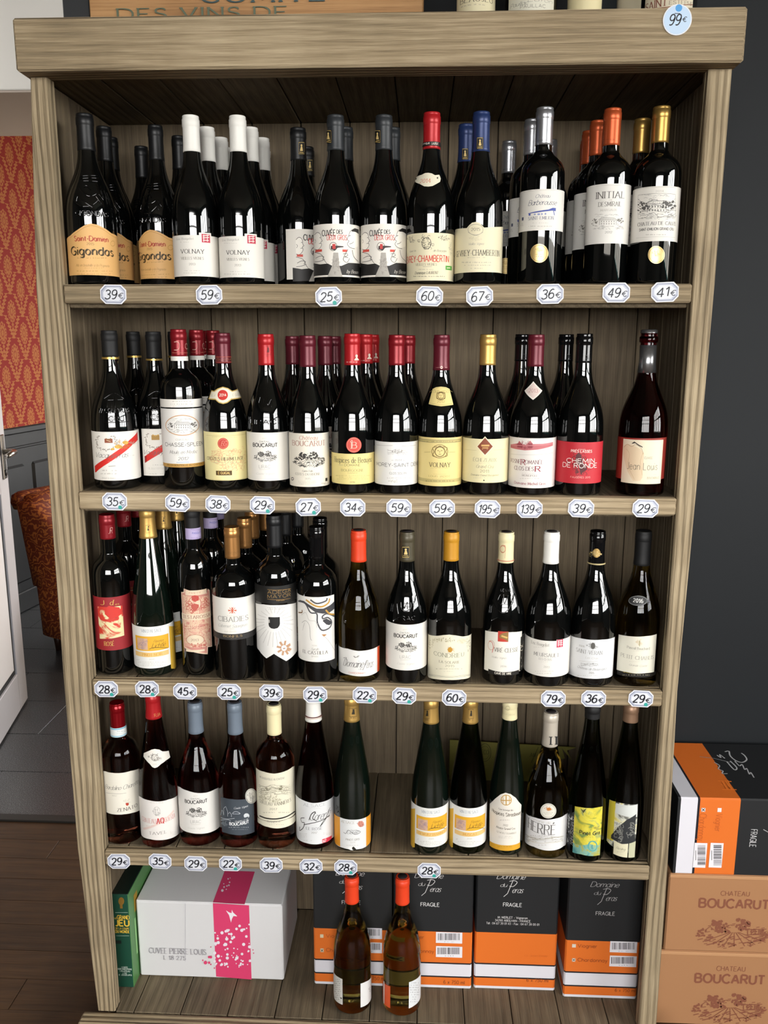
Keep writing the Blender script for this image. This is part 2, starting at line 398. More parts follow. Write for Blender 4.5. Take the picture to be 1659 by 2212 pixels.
    def item(s, it, rng):
        k = it[0]
        if k == 't':
            _, t, x0, y0, x1, y1, c, st = it[:8]; xm, ym = (x0+x1)/2, (y0+y1)/2
            s.text_uv(t, s.uv(x0, ym)[0], s.uv(x1, ym)[0], s.uv(xm, y1)[1], s.uv(xm, y0)[1], ink(c), st)
        elif k == 'v':   # text turned to read downwards
            _, t, x0, y0, x1, y1, c, st = it[:8]; a = s.uv(x0, y0); b = s.uv(x1, y1); o = Paint(None, lambda u, v, e: s.emb(b[0]-(a[0]-b[0])*-0+v, a[1]-u, e), s.eps0); o.layer = s.layer; o.mb = s.mb
            if y1 > y0: o.emb = lambda u, v, e: s.emb(a[0]+v, a[1]-u, e); o.text_uv(t, 0, a[1]-b[1], 0, b[0]-a[0], ink(c), st)
            else: o.emb = lambda u, v, e: s.emb(b[0]-v, a[1]+u, e); o.text_uv(t, 0, b[1]-a[1], 0, b[0]-a[0], ink(c), st)
            s.layer = o.layer
        elif k == 'r':
            _, x0, y0, x1, y1, c = it; xm, ym = (x0+x1)/2, (y0+y1)/2; a, b = s.uv(x0, ym)[0], s.uv(x1, ym)[0]; t, d = s.uv(xm, y0)[1], s.uv(xm, y1)[1]
            s.fill_uv([(a, t), (b, t)], [(a, d), (b, d)], ink(c))
        elif k == 'f': s.fill_uv(s.U(it[1]), s.U(it[2]), ink(it[3]))
        elif k == 'c':
            _, x, y, rx, ry, c = it; n = 12
            s.fill_uv(s.U([(x-rx*math.cos(math.pi*i/n), y-ry*math.sin(math.pi*i/n)) for i in range(n+1)]), s.U([(x-rx*math.cos(math.pi*i/n), y+ry*math.sin(math.pi*i/n)) for i in range(n+1)]), ink(c))
        elif k == 'o':
            _, x, y, rx, ry, c, w = it; n = 28; a = s.uv(x, y); b = s.uv(x+w, y)
            s.line_uv(s.U([(x+rx*math.cos(2*math.pi*i/n), y+ry*math.sin(2*math.pi*i/n)) for i in range(n+1)]), abs(b[0]-a[0]), ink(c)); s.layer += 1
        elif k in 'ls':
            _, pts, w, c = it; a = s.uv(*pts[0]); b = s.uv(pts[0][0], pts[0][1]+w)
            if k == 's': pts = smooth_pts(pts, 4)
            s.line_uv(s.U(pts), abs(b[1]-a[1]), ink(c)); s.layer += 1
        elif k == 'g':   # small print: rows of words too fine to read
            _, x0, y0, x1, y1, rows, c = it; h = (y1-y0)/rows
            for r in range(rows):
                ya = y0+h*r+h*.25; yb = y0+h*r+h*.68; ins = rng.uniform(0, .22)*(x1-x0); x = x0+ins
                while x < x1-ins-3:
                    w = min(rng.uniform(.5, 1.6)*max(h, 7), x1-ins-x); n = max(1, int(w/max(2.2, h*.3)))
                    for q in range(n):
                        if rng.random() < .85:
                            xa = x+w*q/n; yy = ya+(yb-ya)*rng.choice((0, .2, .35)); s.line_uv(s.U([(xa+w/n*.3, yy), (xa+w/n*.3, yb)]), abs(s.uv(xa+w/n*.45, yb)[0]-s.uv(xa, yb)[0]), ink(c))
                    x += w+max(h, 6)*.35
            s.layer += 1
        elif k == 'e': s.engrave(*it[1:7], random.Random(it[7]))
        elif k == 'bar':  # bar code sticker
            _, x0, y0, x1, y1 = it; s.item(('r', x0, y0, x1, y1, '#dedbe0'), rng); w = x1-x0; h = y1-y0
            vert = h > w*1.2
            if not vert:
                x = x0+w*.08
                while x < x0+w*.92:
                    q = w*rng.choice((.012, .02, .03)); s.line_uv(s.U([(x, y0+h*.1), (x, y0+h*.72)]), abs(s.uv(x+q, y0)[0]-s.uv(x, y0)[0]), ink('#1c1c20')); x += q+w*rng.choice((.012, .02, .03))
                s.layer += 1; s.item(('g', x0+w*.3, y0+h*.78, x1-w*.3, y0+h*.95, 1, '#555'), rng)
            else:
                y = y0+h*.1
                while y < y0+h*.92:
                    q = h*rng.choice((.012, .02, .03)); s.line_uv(s.U([(x0+w*.3, y), (x0+w*.92, y)]), abs(s.uv(x0, y+q)[1]-s.uv(x0, y)[1]), ink('#1c1c20')); y += q+h*rng.choice((.012, .02, .03))
                s.layer += 1; s.item(('l', [(x0+w*.16, y0+h*.3), (x0+w*.16, y0+h*.7)], w*.05, '#777'), rng)
    def engrave(s, x0, y0, x1, y1, c, kind, rng):
        w, h = x1-x0, y1-y0; cx, cy = (x0+x1)/2, (y0+y1)/2; px = abs(s.uv(cx+1, cy)[0]-s.uv(cx, cy)[0]); m = ink(c)
        def blob(bx, by, r, n, rr=.5):
            for _ in range(n):
                a = rng.uniform(0, 6.3); q = r*math.sqrt(rng.random()); x, y = bx+q*math.cos(a), by+q*math.sin(a)*.9; k = r*rng.uniform(.18, .36)*rr*2
                s.fill_uv(s.U([(x-k, y), (x-k*.5, y-k*.9), (x+k*.5, y-k*.8), (x+k, y)]), s.U([(x-k, y), (x-k*.4, y+k*.8), (x+k*.6, y+k*.7), (x+k, y)]), m, 1); s.layer -= 1
        def ln(pts, wd): s.line_uv(s.U(pts), wd*px, m)
        if kind == 'oval':
            blob(x0+.30*w, y0+.32*h, .22*h, 30, .42); blob(x0+.40*w, y0+.38*h, .17*h, 18, .42); blob(x0+.62*w, y0+.30*h, .24*h, 34, .42); blob(x0+.10*w, y0+.52*h, .15*h, 14, .42); blob(x0+.93*w, y0+.52*h, .13*h, 14, .42); blob(x0+.78*w, y0+.44*h, .10*h, 10, .42)
            for k in range(7): ln([(x0+(.46+.02*k)*w, y0+(.5+.0*k)*h), (x0+(.10+.14*k)*w, y0+(.74+.2*math.sin(math.pi*(k+.6)/7.4))*h)], .012*w)
            for k in range(46):
                a = rng.uniform(.15, 3.0); x = cx-.48*w*math.cos(a); y = y0+.56*h+.40*h*math.sin(a)*rng.uniform(.2, 1); l = .05*w*rng.uniform(.4, 1)
                ln([(x-l, y+.02*h), (x+l, y-.02*h)], .014*w)
            for k in range(5): ln([(x0+(.7+.05*k)*w, y0+.42*h), (x0+(.7+.05*k)*w, y0+.56*h)], .014*w)
            ln([(x0+.66*w, y0+.42*h), (x0+.95*w, y0+.4*h)], .012*w); ln([(x0+.66*w, y0+.58*h), (x0+.97*w, y0+.56*h)], .012*w)
            ln([(x0+.13*w, y0+.44*h), (x0+.2*w, y0+.32*h), (x0+.26*w, y0+.44*h)], .012*w); blob(x0+.35*w, y0+.86*h, .1*h, 8, .5); blob(x0+.72*w, y0+.88*h, .08*h, 6, .5)
            for k in range(60):
                t = rng.uniform(0, 6.3); q = rng.uniform(.55, 1); x = cx+.48*w*q*math.cos(t); y = cy+.10*h+.42*h*q*math.sin(t); ln([(x-.02*w, y), (x+.025*w, y-.015*h)], .010*w)
        elif kind == 'house':
            bx0, bx1, by0, by1 = x0+.25*w, x0+.75*w, y0+.38*h, y0+.72*h
            for pts in ([(bx0,by1),(bx0,by0),(bx1,by0),(bx1,by1)], [(bx0-.03*w,by0),(bx0+.06*w,by0-.13*h),(bx1-.06*w,by0-.13*h),(bx1+.03*w,by0)]): ln(pts, .012*w)
            for k in range(6):
                for j in (0, 1): ln([(bx0+(.06+.075*k)*w, by0+(.06+.15*j)*h), (bx0+(.06+.075*k)*w, by0+(.14+.15*j)*h)], .022*w)
            for k in range(9): ln([(bx0+.05*w*k+.02*w, by0-.11*h), (bx0+.05*w*k+.03*w, by0-.02*h)], .006*w)
            blob(x0+.12*w, y0+.45*h, .17*h, 16, .45); blob(x0+.88*w, y0+.42*h, .19*h, 18, .45); blob(x0+.05*w, y0+.65*h, .1*h, 6, .45); blob(x0+.8*w, y0+.66*h, .09*h, 6, .45)
            for k in range(40):
                y = y0+h*rng.uniform(.74, 1); x = x0+w*rng.uniform(.02, .92); ln([(x, y), (x+w*rng.uniform(.03, .1), y+.01*h)], .007*w)
            for k in range(14):
                y = y0+h*rng.uniform(0, .2); x = x0+w*rng.uniform(.1, .75); ln([(x, y), (x+w*.05, y-.03*h), (x+w*.1, y)], .005*w)
        elif kind == 'hills':
            for j in range(5): ln(smooth_pts([(x0+w*i/7, y0+h*(.25+.15*j)+h*rng.uniform(-.12, .12)) for i in range(8)]), .008*w)
            for k in range(50):
                x = x0+w*rng.random(); y = y0+h*rng.uniform(.2, 1); ln([(x, y), (x+.03*w, y-.05*h)], .008*w)
            blob(x0+.25*w, y0+.45*h, .13*h, 10, .5); blob(x0+.7*w, y0+.4*h, .15*h, 12, .5)
        elif kind == 'face':
            s.item(('o', cx, cy, .3*w, .38*h, c, .05*w), rng)
            for sg in (-1, 1):
                s.item(('s', [(cx+sg*.18*w, y0+.1*h), (cx+sg*.45*w, y0+.2*h), (cx+sg*.36*w, cy), (cx+sg*.46*w, y0+.8*h), (cx+sg*.2*w, y0+.92*h)], .05*h, c), rng)
                ln([(cx+sg*.05*w, cy-.08*h), (cx+sg*.16*w, cy-.1*h)], .035*w)
            ln([(cx, cy-.06*h), (cx-.02*w, cy+.08*h)], .03*w); ln([(cx-.08*w, cy+.2*h), (cx+.08*w, cy+.2*h)], .03*w)
            s.item(('s', [(cx-.3*w, cy-.2*h), (cx, y0+.06*h), (cx+.3*w, cy-.2*h)], .06*h, c), rng)
        elif kind == 'wreath':
            for k in range(30):
                a = -.9+k/29*(math.pi+1.8); x = cx-.44*w*math.cos(a); y = cy+.44*h*math.sin(a); b = a+rng.choice((-1, 1))*.8
                ln([(x, y), (x+.09*w*math.sin(b), y+.09*h*math.cos(b))], .03*w)
        else:            # curling penwork inside an ellipse
            for k in range(26 if kind == 'scrib' else 44):
                a = rng.uniform(0, 6.3); q = math.sqrt(rng.random()); x, y = cx+.42*w*q*math.cos(a), cy+.42*h*q*math.sin(a); b = rng.uniform(0, 6.3); l = .14*min(w, h)
                ln(smooth_pts([(x, y), (x+l*math.cos(b), y+l*math.sin(b)), (x+l*math.cos(b)+l*math.cos(b+1.7), y+l*math.sin(b)+l*math.sin(b+1.7)), (x+l*.9*math.cos(b+1.2), y+l*.9*math.sin(b+1.2))], 3), .02*w if kind == 'scrib' else .012*w)
        s.layer += 1

# ------------------------------------------------------------------ materials with grain
WX = wood('brushed pine along', 0, '#6c604d', '#928166', '#b2a184', 30, .9)
WZ = wood('brushed pine upright', 2, '#6b5f4c', '#908066', '#af9f82', 30, .9)
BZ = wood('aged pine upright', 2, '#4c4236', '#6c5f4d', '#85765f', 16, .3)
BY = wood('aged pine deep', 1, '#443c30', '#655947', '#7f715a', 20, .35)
FW = wood('dark oak floor', 0, '#2a1d11', '#402c1a', '#533b24', 12, .1, .5)
CR = wood('crate pine', 0, '#7b5838', '#a57c52', '#ba9163', 14, .2, .6)
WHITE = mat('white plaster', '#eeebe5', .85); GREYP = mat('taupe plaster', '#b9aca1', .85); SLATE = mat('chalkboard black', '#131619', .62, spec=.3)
WAINS = mat('charcoal panelling', '#17191c', .5); CEIL = mat('ceiling paint', '#8f8a82', .9); DKGREY = mat('dark frame', '#26282a', .4)
def granite():
    w = NT('granite tile'); co = w.n('ShaderNodeTexCoord').outputs['Object']
    a = w.n('ShaderNodeTexNoise', {'Vector': co, 'Scale': 320., 'Detail': 2.}).outputs['Fac']
    w.link(w.ramp(a, [(.35, '#17181a'), (.55, '#3b3d40'), (.72, '#77787a')]), 'Base Color'); w.b.inputs['Roughness'].default_value = .3; return w.m
GRAN = granite()
def damask():
    w = NT('damask paper'); co = w.n('ShaderNodeTexCoord').outputs['Object']; sp = w.n('ShaderNodeSeparateXYZ', {0: co}).outputs
    px, pz = .18, .225; M_ = w.math
    u = M_('DIVIDE', sp[0], px); v = M_('DIVIDE', sp[2], pz)
    # two interleaved lattices
    masks = []
    for off in (0., .5):
        fu = M_('SUBTRACT', M_('FRACT', M_('ADD', u, off+.5)), .5); fv = M_('SUBTRACT', M_('FRACT', M_('ADD', v, off+.5)), .5)
        au = M_('ABSOLUTE', fu)
        ang = M_('ARCTAN2', M_('SUBTRACT', fv, .12), fu)
        pet = M_('MULTIPLY', M_('SINE', M_('MULTIPLY', ang, 11.)), .05)
        r = M_('SQRT', M_('ADD', M_('POWER', M_('DIVIDE', fu, .20), 2.), M_('POWER', M_('DIVIDE', M_('SUBTRACT', fv, .12), .27), 2.)))
        med = M_('LESS_THAN', M_('ADD', r, pet), .92)
        ring = M_('GREATER_THAN', M_('ADD', M_('SINE', M_('MULTIPLY', r, 15.)), M_('MULTIPLY', M_('SINE', M_('MULTIPLY', ang, 14.)), .8)), -.75)
        med = M_('MULTIPLY', med, ring)
        # hanging swag: a V of leaves below
        vline = M_('ABSOLUTE', M_('SUBTRACT', au, M_('MULTIPLY_ADD', fv, .62, .30)))
        leaf = M_('MULTIPLY_ADD', M_('SINE', M_('MULTIPLY', fv, 75.)), .035, .055)
        sw = M_('MULTIPLY', M_('LESS_THAN', vline, leaf), M_('LESS_THAN', fv, .02))
        stem = M_('MULTIPLY', M_('LESS_THAN', au, M_('MULTIPLY_ADD', M_('SINE', M_('MULTIPLY', fv, 60.)), .02, .03)), M_('LESS_THAN', fv, -.1))
        masks.append(M_('MAXIMUM', med, M_('MAXIMUM', sw, stem)))
    m = M_('MAXIMUM', masks[0], masks[1])
    n = w.n('ShaderNodeTexNoise', {'Vector': co, 'Scale': 170., 'Detail': 2.}).outputs['Fac']
    m = M_('MULTIPLY', m, M_('MULTIPLY_ADD', n, 2.4, -.35), clamp=True)
    w.link(w.mix(m, '#96302a', '#bd7a48'), 'Base Color'); w.b.inputs['Roughness'].default_value = .7; w.b.inputs['Specular IOR Level'].default_value = .15
    return w.m
DAM = damask()
def brocade():
    w = NT('orange brocade'); co = w.n('ShaderNodeTexCoord').outputs['Object']
    a = w.n('ShaderNodeTexWave', {'Vector': co, 'Scale': 9., 'Distortion': 15., 'Detail': 2., 'Detail Scale': 2.2}, wave_type='RINGS').outputs['Fac']
    m = w.math('GREATER_THAN', a, .72)
    w.link(w.mix(m, '#6b2810', '#a8632a'), 'Base Color'); w.b.inputs['Roughness'].default_value = .65
    return w.m
BROC = brocade()

# ------------------------------------------------------------------ the room
def slab(name, *b, m, kind='structure', bev=.002):
    o = MB().box(*b, m, bev).build(name, None, kind); return o
XL, XR, YF, YB = -3.4, 3.2, -4.5, 0.36        # shop
ZC = 2.95
SHOPW = mat('dark shop wall', '#45413c', .8)
# shop floor in boards
fl = MB().box(XL, XR, YF, .80, -.12, -.012, mat('floor bed', '#0d0a07', .9)).build('floor_wood', None, 'structure')
rng = random.Random(3)
y = .795
k = 0
while y > -1.0:
    x = XL + rng.uniform(-1.0, 0)
    while x < .3:
        l = rng.uniform(.9, 1.5)
        if x+l > -2.2 and x < .25: MB().box(max(x, XL), min(x+l-.002, .2995), y-.0892, y, -.012, 0, FW, .0006).build('board', fl)
        x += l
    y -= .09
MB().box(XL, XR, YF, y, -.012, 0, FW, .001).build('floor_rest', fl)['kind'] = 'stuff'
MB().box(.3, XR, y, .795, -.012, 0, FW, .001).build('floor_beside', fl)['kind'] = 'stuff'
slab('trim_threshold', -1.45, -.60, .795, .83, -.01, .006, m=mat('threshold strip', '#1a1713', .5))
# next room: granite tiles
fg = MB().box(-2.6, 1.6, .80, 4.6, -.12, -.012, mat('grout', '#050505', .9)).build('floor_tiles', None, 'structure')
ys = [.83, 1.095, 1.371]
while ys[-1] < 4.3: ys.append(ys[-1]+.29)
for i in range(len(ys)-1):
    x = -2.6+(.37 if i % 2 else .1)
    xs = [-2.6]
    while x < 1.5: xs.append(x); x += .58
    xs.append(1.6)
    for a, b in zip(xs, xs[1:]):
        if b-a > .02: MB().box(a+.0015, b-.0015, ys[i]+.0015, ys[i+1]-.0015, -.012, 0, GRAN, .0003).build('tile', fg)
slab('ceiling', XL-.1, XR+.1, YF-.1, 4.7, ZC, ZC+.1, m=CEIL)
# wall behind the shelf: chalkboard black right of the doorway, white plaster over it
slab('wall_back', -.604, XR+.1, YB, .745, 0, ZC, m=SLATE)
hd = slab('wall_header', XL, -.604, YB, .735, 1.957, ZC, m=WHITE)
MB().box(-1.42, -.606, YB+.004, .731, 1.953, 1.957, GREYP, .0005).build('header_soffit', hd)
slab('wall_back_left', XL, -1.40, YB, .735, 0, 1.957, m=WHITE)
slab('wall_left', XL-.1, XL, YF, YB, 0, ZC, m=SHOPW)
# right wall with the big shop window (daylight), front wall with glazed door
def wall_with_opening(name, axis, pos, thick, a0, a1, o0, o1, z0, z1, m):
    mb = MB()
    def bx(u0, u1, w0, w1):
        if axis == 'x': mb.box(pos, pos+thick, u0, u1, w0, w1, m)
        else: mb.box(u0, u1, pos, pos+thick, w0, w1, m)
    bx(a0, o0, 0, ZC); bx(o1, a1, 0, ZC); bx(o0, o1, 0, z0); bx(o0, o1, z1, ZC)
    return mb.build(name, None, 'structure')
wall_with_opening('wall_right', 'x', XR, .1, YF, YB, -3.65, -.75, 1.05, 2.75, SHOPW)
wall_with_opening('wall_front', 'y', YF-.1, .1, XL, XR, -1.3, 1.5, 1.05, 2.75, SHOPW)
def window(name, axis, pos, o0, o1, z0, z1, cols, rows, fm=None, t=.05):
    mb = MB(); fm = fm or DKGREY
    def bx(u0, u1, w0, w1):
        if axis == 'x': mb.box(pos-.03, pos+.03, u0, u1, w0, w1, fm)
        else: mb.box(u0, u1, pos-.03, pos+.03, w0, w1, fm)
    for i in range(cols+1):
        c = o0+(o1-o0)*i/cols; bx(max(o0, c-t/2), min(o1, c+t/2), z0, z1)
    for j in range(rows+1):
        c = z0+(z1-z0)*j/rows; bx(o0, o1, max(z0, c-t/2), min(z1, c+t/2))
    return mb.build(name, None, 'structure')
window('window_1', 'x', XR+.05, -3.65, -.75, 1.05, 2.75, 4, 2, mat('teal window frame', '#2b8f8c', .5), .13)
window('window_2', 'y', YF-.05, -1.3, 1.5, 1.05, 2.75, 4, 3)
# next room
slab('wall_far', -3.0, 1.7, 4.6, 4.7, 0, .7, m=WAINS)
slab('wall_far', -3.0, -.5, 4.6, 4.7, .7, ZC, m=WHITE); slab('wall_far', 1.1, 1.7, 4.6, 4.7, .7, ZC, m=WHITE); slab('wall_far', -.5, 1.1, 4.6, 4.7, 2.5, ZC, m=WHITE)
window('window_3', 'y', 4.65, -.5, 1.1, .7, 2.5, 2, 2)
slab('wall_side', 1.6, 1.7, .745, 4.7, 0, ZC, m=WHITE)
# papered wall: runs back at a slight angle on the left
wl = empty('wall_left_papered', (-2.088, 2.742, 0), math.radians(90-8.9)); wl['kind'] = 'structure'
def wbox(name, x0, x1, y0, y1, z0, z1, m, bev=.003): o = MB().box(x0, x1, y0, y1, z0, z1, m, bev).build(name, wl); return o
wbox('wallpaper', -2.1, 1.95, 0, .08, 1.0, ZC, DAM, .0005)
wbox('wainscot', -2.1, 1.95, .0, .08, 0, .985, WAINS); wbox('dado_rail', -2.1, 1.95, -.018, .05, .965, 1.0, WAINS, .006); wbox('dado_rail', -2.1, 1.95, -.01, .05, .885, .9, WAINS, .004)
for i in range(7):
    x = -2.0+.56*i
    wbox('wainscot_panel', x, x+.49, -.012, .05, .16, .80, WAINS, .012)
wbox('baseboard', -2.1, 1.95, -.014, .05, 0, .11, WAINS, .005)

# ------------------------------------------------------------------ the shelf unit
ZS = [1.5431, 1.176, .8116, .4475]; ZB = .075; TH = .0317; DEP = .337
unit = tag(empty('shelf_unit', (0, 0, 0)), 'tall weathered brown pine shelf unit with five bays of wine bottles against a black wall', 'shelf unit')
JB = mat('joint shadow', '#0c0a08', .9)
# top beam, posts
MB().box(-.5775, .5835, -.0314, .024, 1.8757, 1.9551, WX, .0035).build('top_beam', unit)
MB().box(-.5775, .5835, .025, .349, 1.935, 1.9545, WX, .002).build('top_board', unit)
def post(xs_out, xi, sgn):
    zz = [ZB, .45, .81, 1.176, 1.54, 1.875]; vs = []; fs = []; b = .002
    for z, xo in zip(zz, xs_out):
        x0, x1 = (xo, xi) if sgn < 0 else (xi, xo)
        vs += [(x0+b, 0, z), (x1-b, 0, z), (x1, b, z), (x1, .026, z), (x0, .026, z), (x0, b, z)]
    for i in range(len(zz)-1):
        for k in range(6): fs.append((i*6+k, i*6+(k+1) % 6, (i+1)*6+(k+1) % 6, (i+1)*6+k))
    fs.append(tuple(range(6))[::-1]); fs.append(tuple(len(vs)-6+k for k in range(6)))
    m = MB(); m.add(vs, fs, WZ); return m.build('post', unit)
post([-.577, -.593, -.594, -.592, -.587, -.569], -.540, -1)
post([.575, .573, .566, .572, .576, .577], .540, 1)
# side panels, back, ceiling
rg = random.Random(11)
for s in (-1, 1):
    pan = MB().box(s*.566, s*.575, .027, .349, ZB, 1.934, JB, .001).build('side_panel', unit)
    for j in range(3): MB().box(s*.5585, s*.566, .0265+.104*j, .0265+.104*j+.1025, ZB, 1.88, BZ, .0012).build('plank', pan)
bk = MB().box(-.566, .566, .346, .351, ZB, 1.934, JB, .001).build('back_panel', unit)
x = -.565; k = 0
while x < .56:
    w = min(.1, .565-x)
    MB().box(x+.0009, x+w-.0009, DEP+rg.uniform(-.002, .0005), .346, ZB, 1.882, BZ, .0012).build('plank', bk); x += .1
cl = MB().box(-.566, .566, .027, .346, 1.893, 1.934, JB, .001).build('ceiling_panel', unit)
x = -.565
while x < .56:
    w = min(.1, .565-x)
    MB().box(x+.001, x+w-.001, .026, DEP, 1.8815+rg.uniform(-.0008, .0008), 1.893, BY, .0012).build('plank', cl); x += .1
def board_piece(x0, x1, y0, y1, z0, z1, par):
    m = MB(); zz = z1-rg.uniform(0, .0007); a, c = max(x0+.0009, -.539), min(x1-.0009, .539)
    if c-a > .004: m.box(a, c, y0, y1, z0, zz, BY, .0012)
    for s in (-1, 1):                                   # the bit that runs in behind the post
        u, v = (x0+.0009, min(x1-.0009, -.539)) if s < 0 else (max(x0+.0009, .539), x1-.0009)
        if v-u > .002: m.box(u, v, .0268, y1, z0, zz, BY, .0005)
    m.build('plank', par)
# four shelves and the floor of the unit
for i, z in enumerate(ZS):
    sh = MB().box(-.5395, .5395, 0, .022, z-TH, z, WX, .003).build('shelf', unit)
    MB().box(-.5395, .5395, .0225, .030, z-TH-.007, z-.02, BY, .002).build('batten', sh)
    x = -.558-rg.uniform(0, .05)
    while x < .558:
        x0, x1 = max(x, -.558), min(x+.098, .558)
        if x1-x0 > .01: board_piece(x0, x1, .0225, DEP-.001, z-.02, z, sh)
        x += .098
base = MB().box(-.607, .60, -.034, .0, .001, ZB, WX, .004).build('base_shelf', unit)
MB().box(-.566, .566, .0005, .345, .001, ZB-.022, BY, .002).build('plinth', base)
x = -.6
while x < .575:
    x0, x1 = max(x, -.5655), min(x+.0985, .5655)
    if x1-x0 > .01: board_piece(x0, x1, .0005, DEP, ZB-.022, ZB, base)
    x += .0985

slab('ground', -40, 44, -44, YF-.12, -.2, -.1, m=mat('paving outside', '#77736c', .9)); slab('ground', XR+.12, 44, YF-.12, 40, -.2, -.1, m=MATS['paving outside']); slab('ground', -40, XR+.12, 4.75, 40, -.2, -.1, m=MATS['paving outside'])

# ------------------------------------------------------------------ bottles
G_DARK = mat('dark bottle glass', '#050606', .035, spec=.8, ior=1.52)
G_BLUE = mat('dark green bottle glass', '#08100b', .035, spec=.8, ior=1.52)
G_ROSE = mat('rose wine in glass', '#e08060', .02, trans=1., ior=1.36)
G_DROSE = mat('deep rose wine in glass', '#bd4a44', .02, trans=1., ior=1.36)
G_PINK = mat('dark red rose wine in glass', '#6e1c22', .02, trans=1., ior=1.36)
G_OLIV = mat('olive bottle glass with white wine', '#c9b155', .02, trans=1., ior=1.36)
G_GREEN = mat('green flute glass with white wine', '#2c4422', .02, trans=1., ior=1.36)
GLASS = dict(dark=G_DARK, green=G_BLUE, rose=G_ROSE, drose=G_DROSE, pink=G_PINK, olive=G_OLIV, flute=G_GREEN)
PROF = dict(
    bord=[(.60,1),(.64,.975),(.67,.885),(.695,.72),(.715,.5),(.735,.23),(.755,.07),(.78,.01),(1,0)],
    burg=[(.40,1),(.47,.955),(.53,.835),(.58,.665),(.615,.52),(.66,.335),(.70,.19),(.75,.08),(.81,.02),(.86,0),(1,0)],
    alsa=[(.33,1),(.40,.955),(.46,.875),(.52,.76),(.60,.58),(.69,.38),(.76,.22),(.83,.09),(.88,.03),(.93,0),(1,0)])
def dense(kind, R, H, rn=.0137):
    pts = [(z*H, rn+(R-rn)*k) for z, k in PROF[kind]]; sm = smooth_pts(pts, 6)
    p = [(0., R*.84), (.001, R*.93), (.0026, R*.98), (.005, R)] + [(z, min(r, R)) for z, r in sm]
    return p
class Shape:
    def __init__(s, kind, R, H): s.k, s.R, s.H = kind, R, H; s.p = dense(kind, R, H)
    def r(s, z):
        p = s.p
        if z <= p[0][0]: return p[0][1]
        for a, b in zip(p, p[1:]):
            if z <= b[0]: return a[1]+(b[1]-a[1])*(z-a[0])/((b[0]-a[0]) or 1e-9)
        return p[-1][1]
def cap_prof(sh, z0, ring=True, lip=.0006):
    H = sh.H; e = .0007; zs = [z0, z0+.0004] + [z0+(H-.02-z0)*k/8 for k in range(1, 9)]
    pr = [(sh.r(z)+(.0001 if i == 0 else e), z) for i, z in enumerate(zs)]; rn = sh.r(H)
    if ring: pr += [(rn+e, H-.0185), (rn+e+lip, H-.0175), (rn+e+lip, H-.0065), (rn+e*.5, H-.0055)]
    pr += [(rn+e*.6, H-.0035), (rn+e*.6, H-.0012), (rn, H-.0003), (rn-.0012, H), (rn-.003, H-.0002)]
    return pr
FOIL = dict(
    black=('#101113', .42, .1), matte=('#0e0e0f', .6, 0.), white=('#e2e0da', .4, 0.), grey=('#2b2e31', .42, .1), red=('#a91d22', 0.34, 0.2), ruby=('#80161f', 0.32, 0.3), maroon=('#5e1a27', 0.34, 0.25),
    dred=('#561319', .32, .3), blue=('#24345f', 0.36, 0.25), silver=('#b9bbc0', .28, .85), orange=('#b9532b', 0.36, 0.5), gold=('#b08d4c', 0.34, 0.8), bgold=('#c39d58', 0.4, 0.7), fire=('#d9401f', 0.42, 0.05), olive=('#4a4433', .42, .15),
    mustard=('#bb8522', 0.45, 0.1), cream=('#ddd2a8', .42, .0), slate=('#6b7683', .42, .1), copper=('#b5824c', .3, .7), bronze=('#8d6f58', .4, .4), gloss=('#0b0b0c', .08, 0.), cherry=('#8a0f18', .22, .6), plum=('#3c1018', .35, .2), foil=('#a3a4a6', .25, .9), pewter=('#bdb4a6', .4, .25))
def foil(k): c, r, m = FOIL[k]; return mat('capsule '+k, c, r, m)
TOPM = mat('capsule top', '#2a2527', .5)
BOT = {}
def view_axis(p): d = Vector((CAM.x-p[0], CAM.y-p[1])); d.normalize(); return d          # from bottle towards the eye
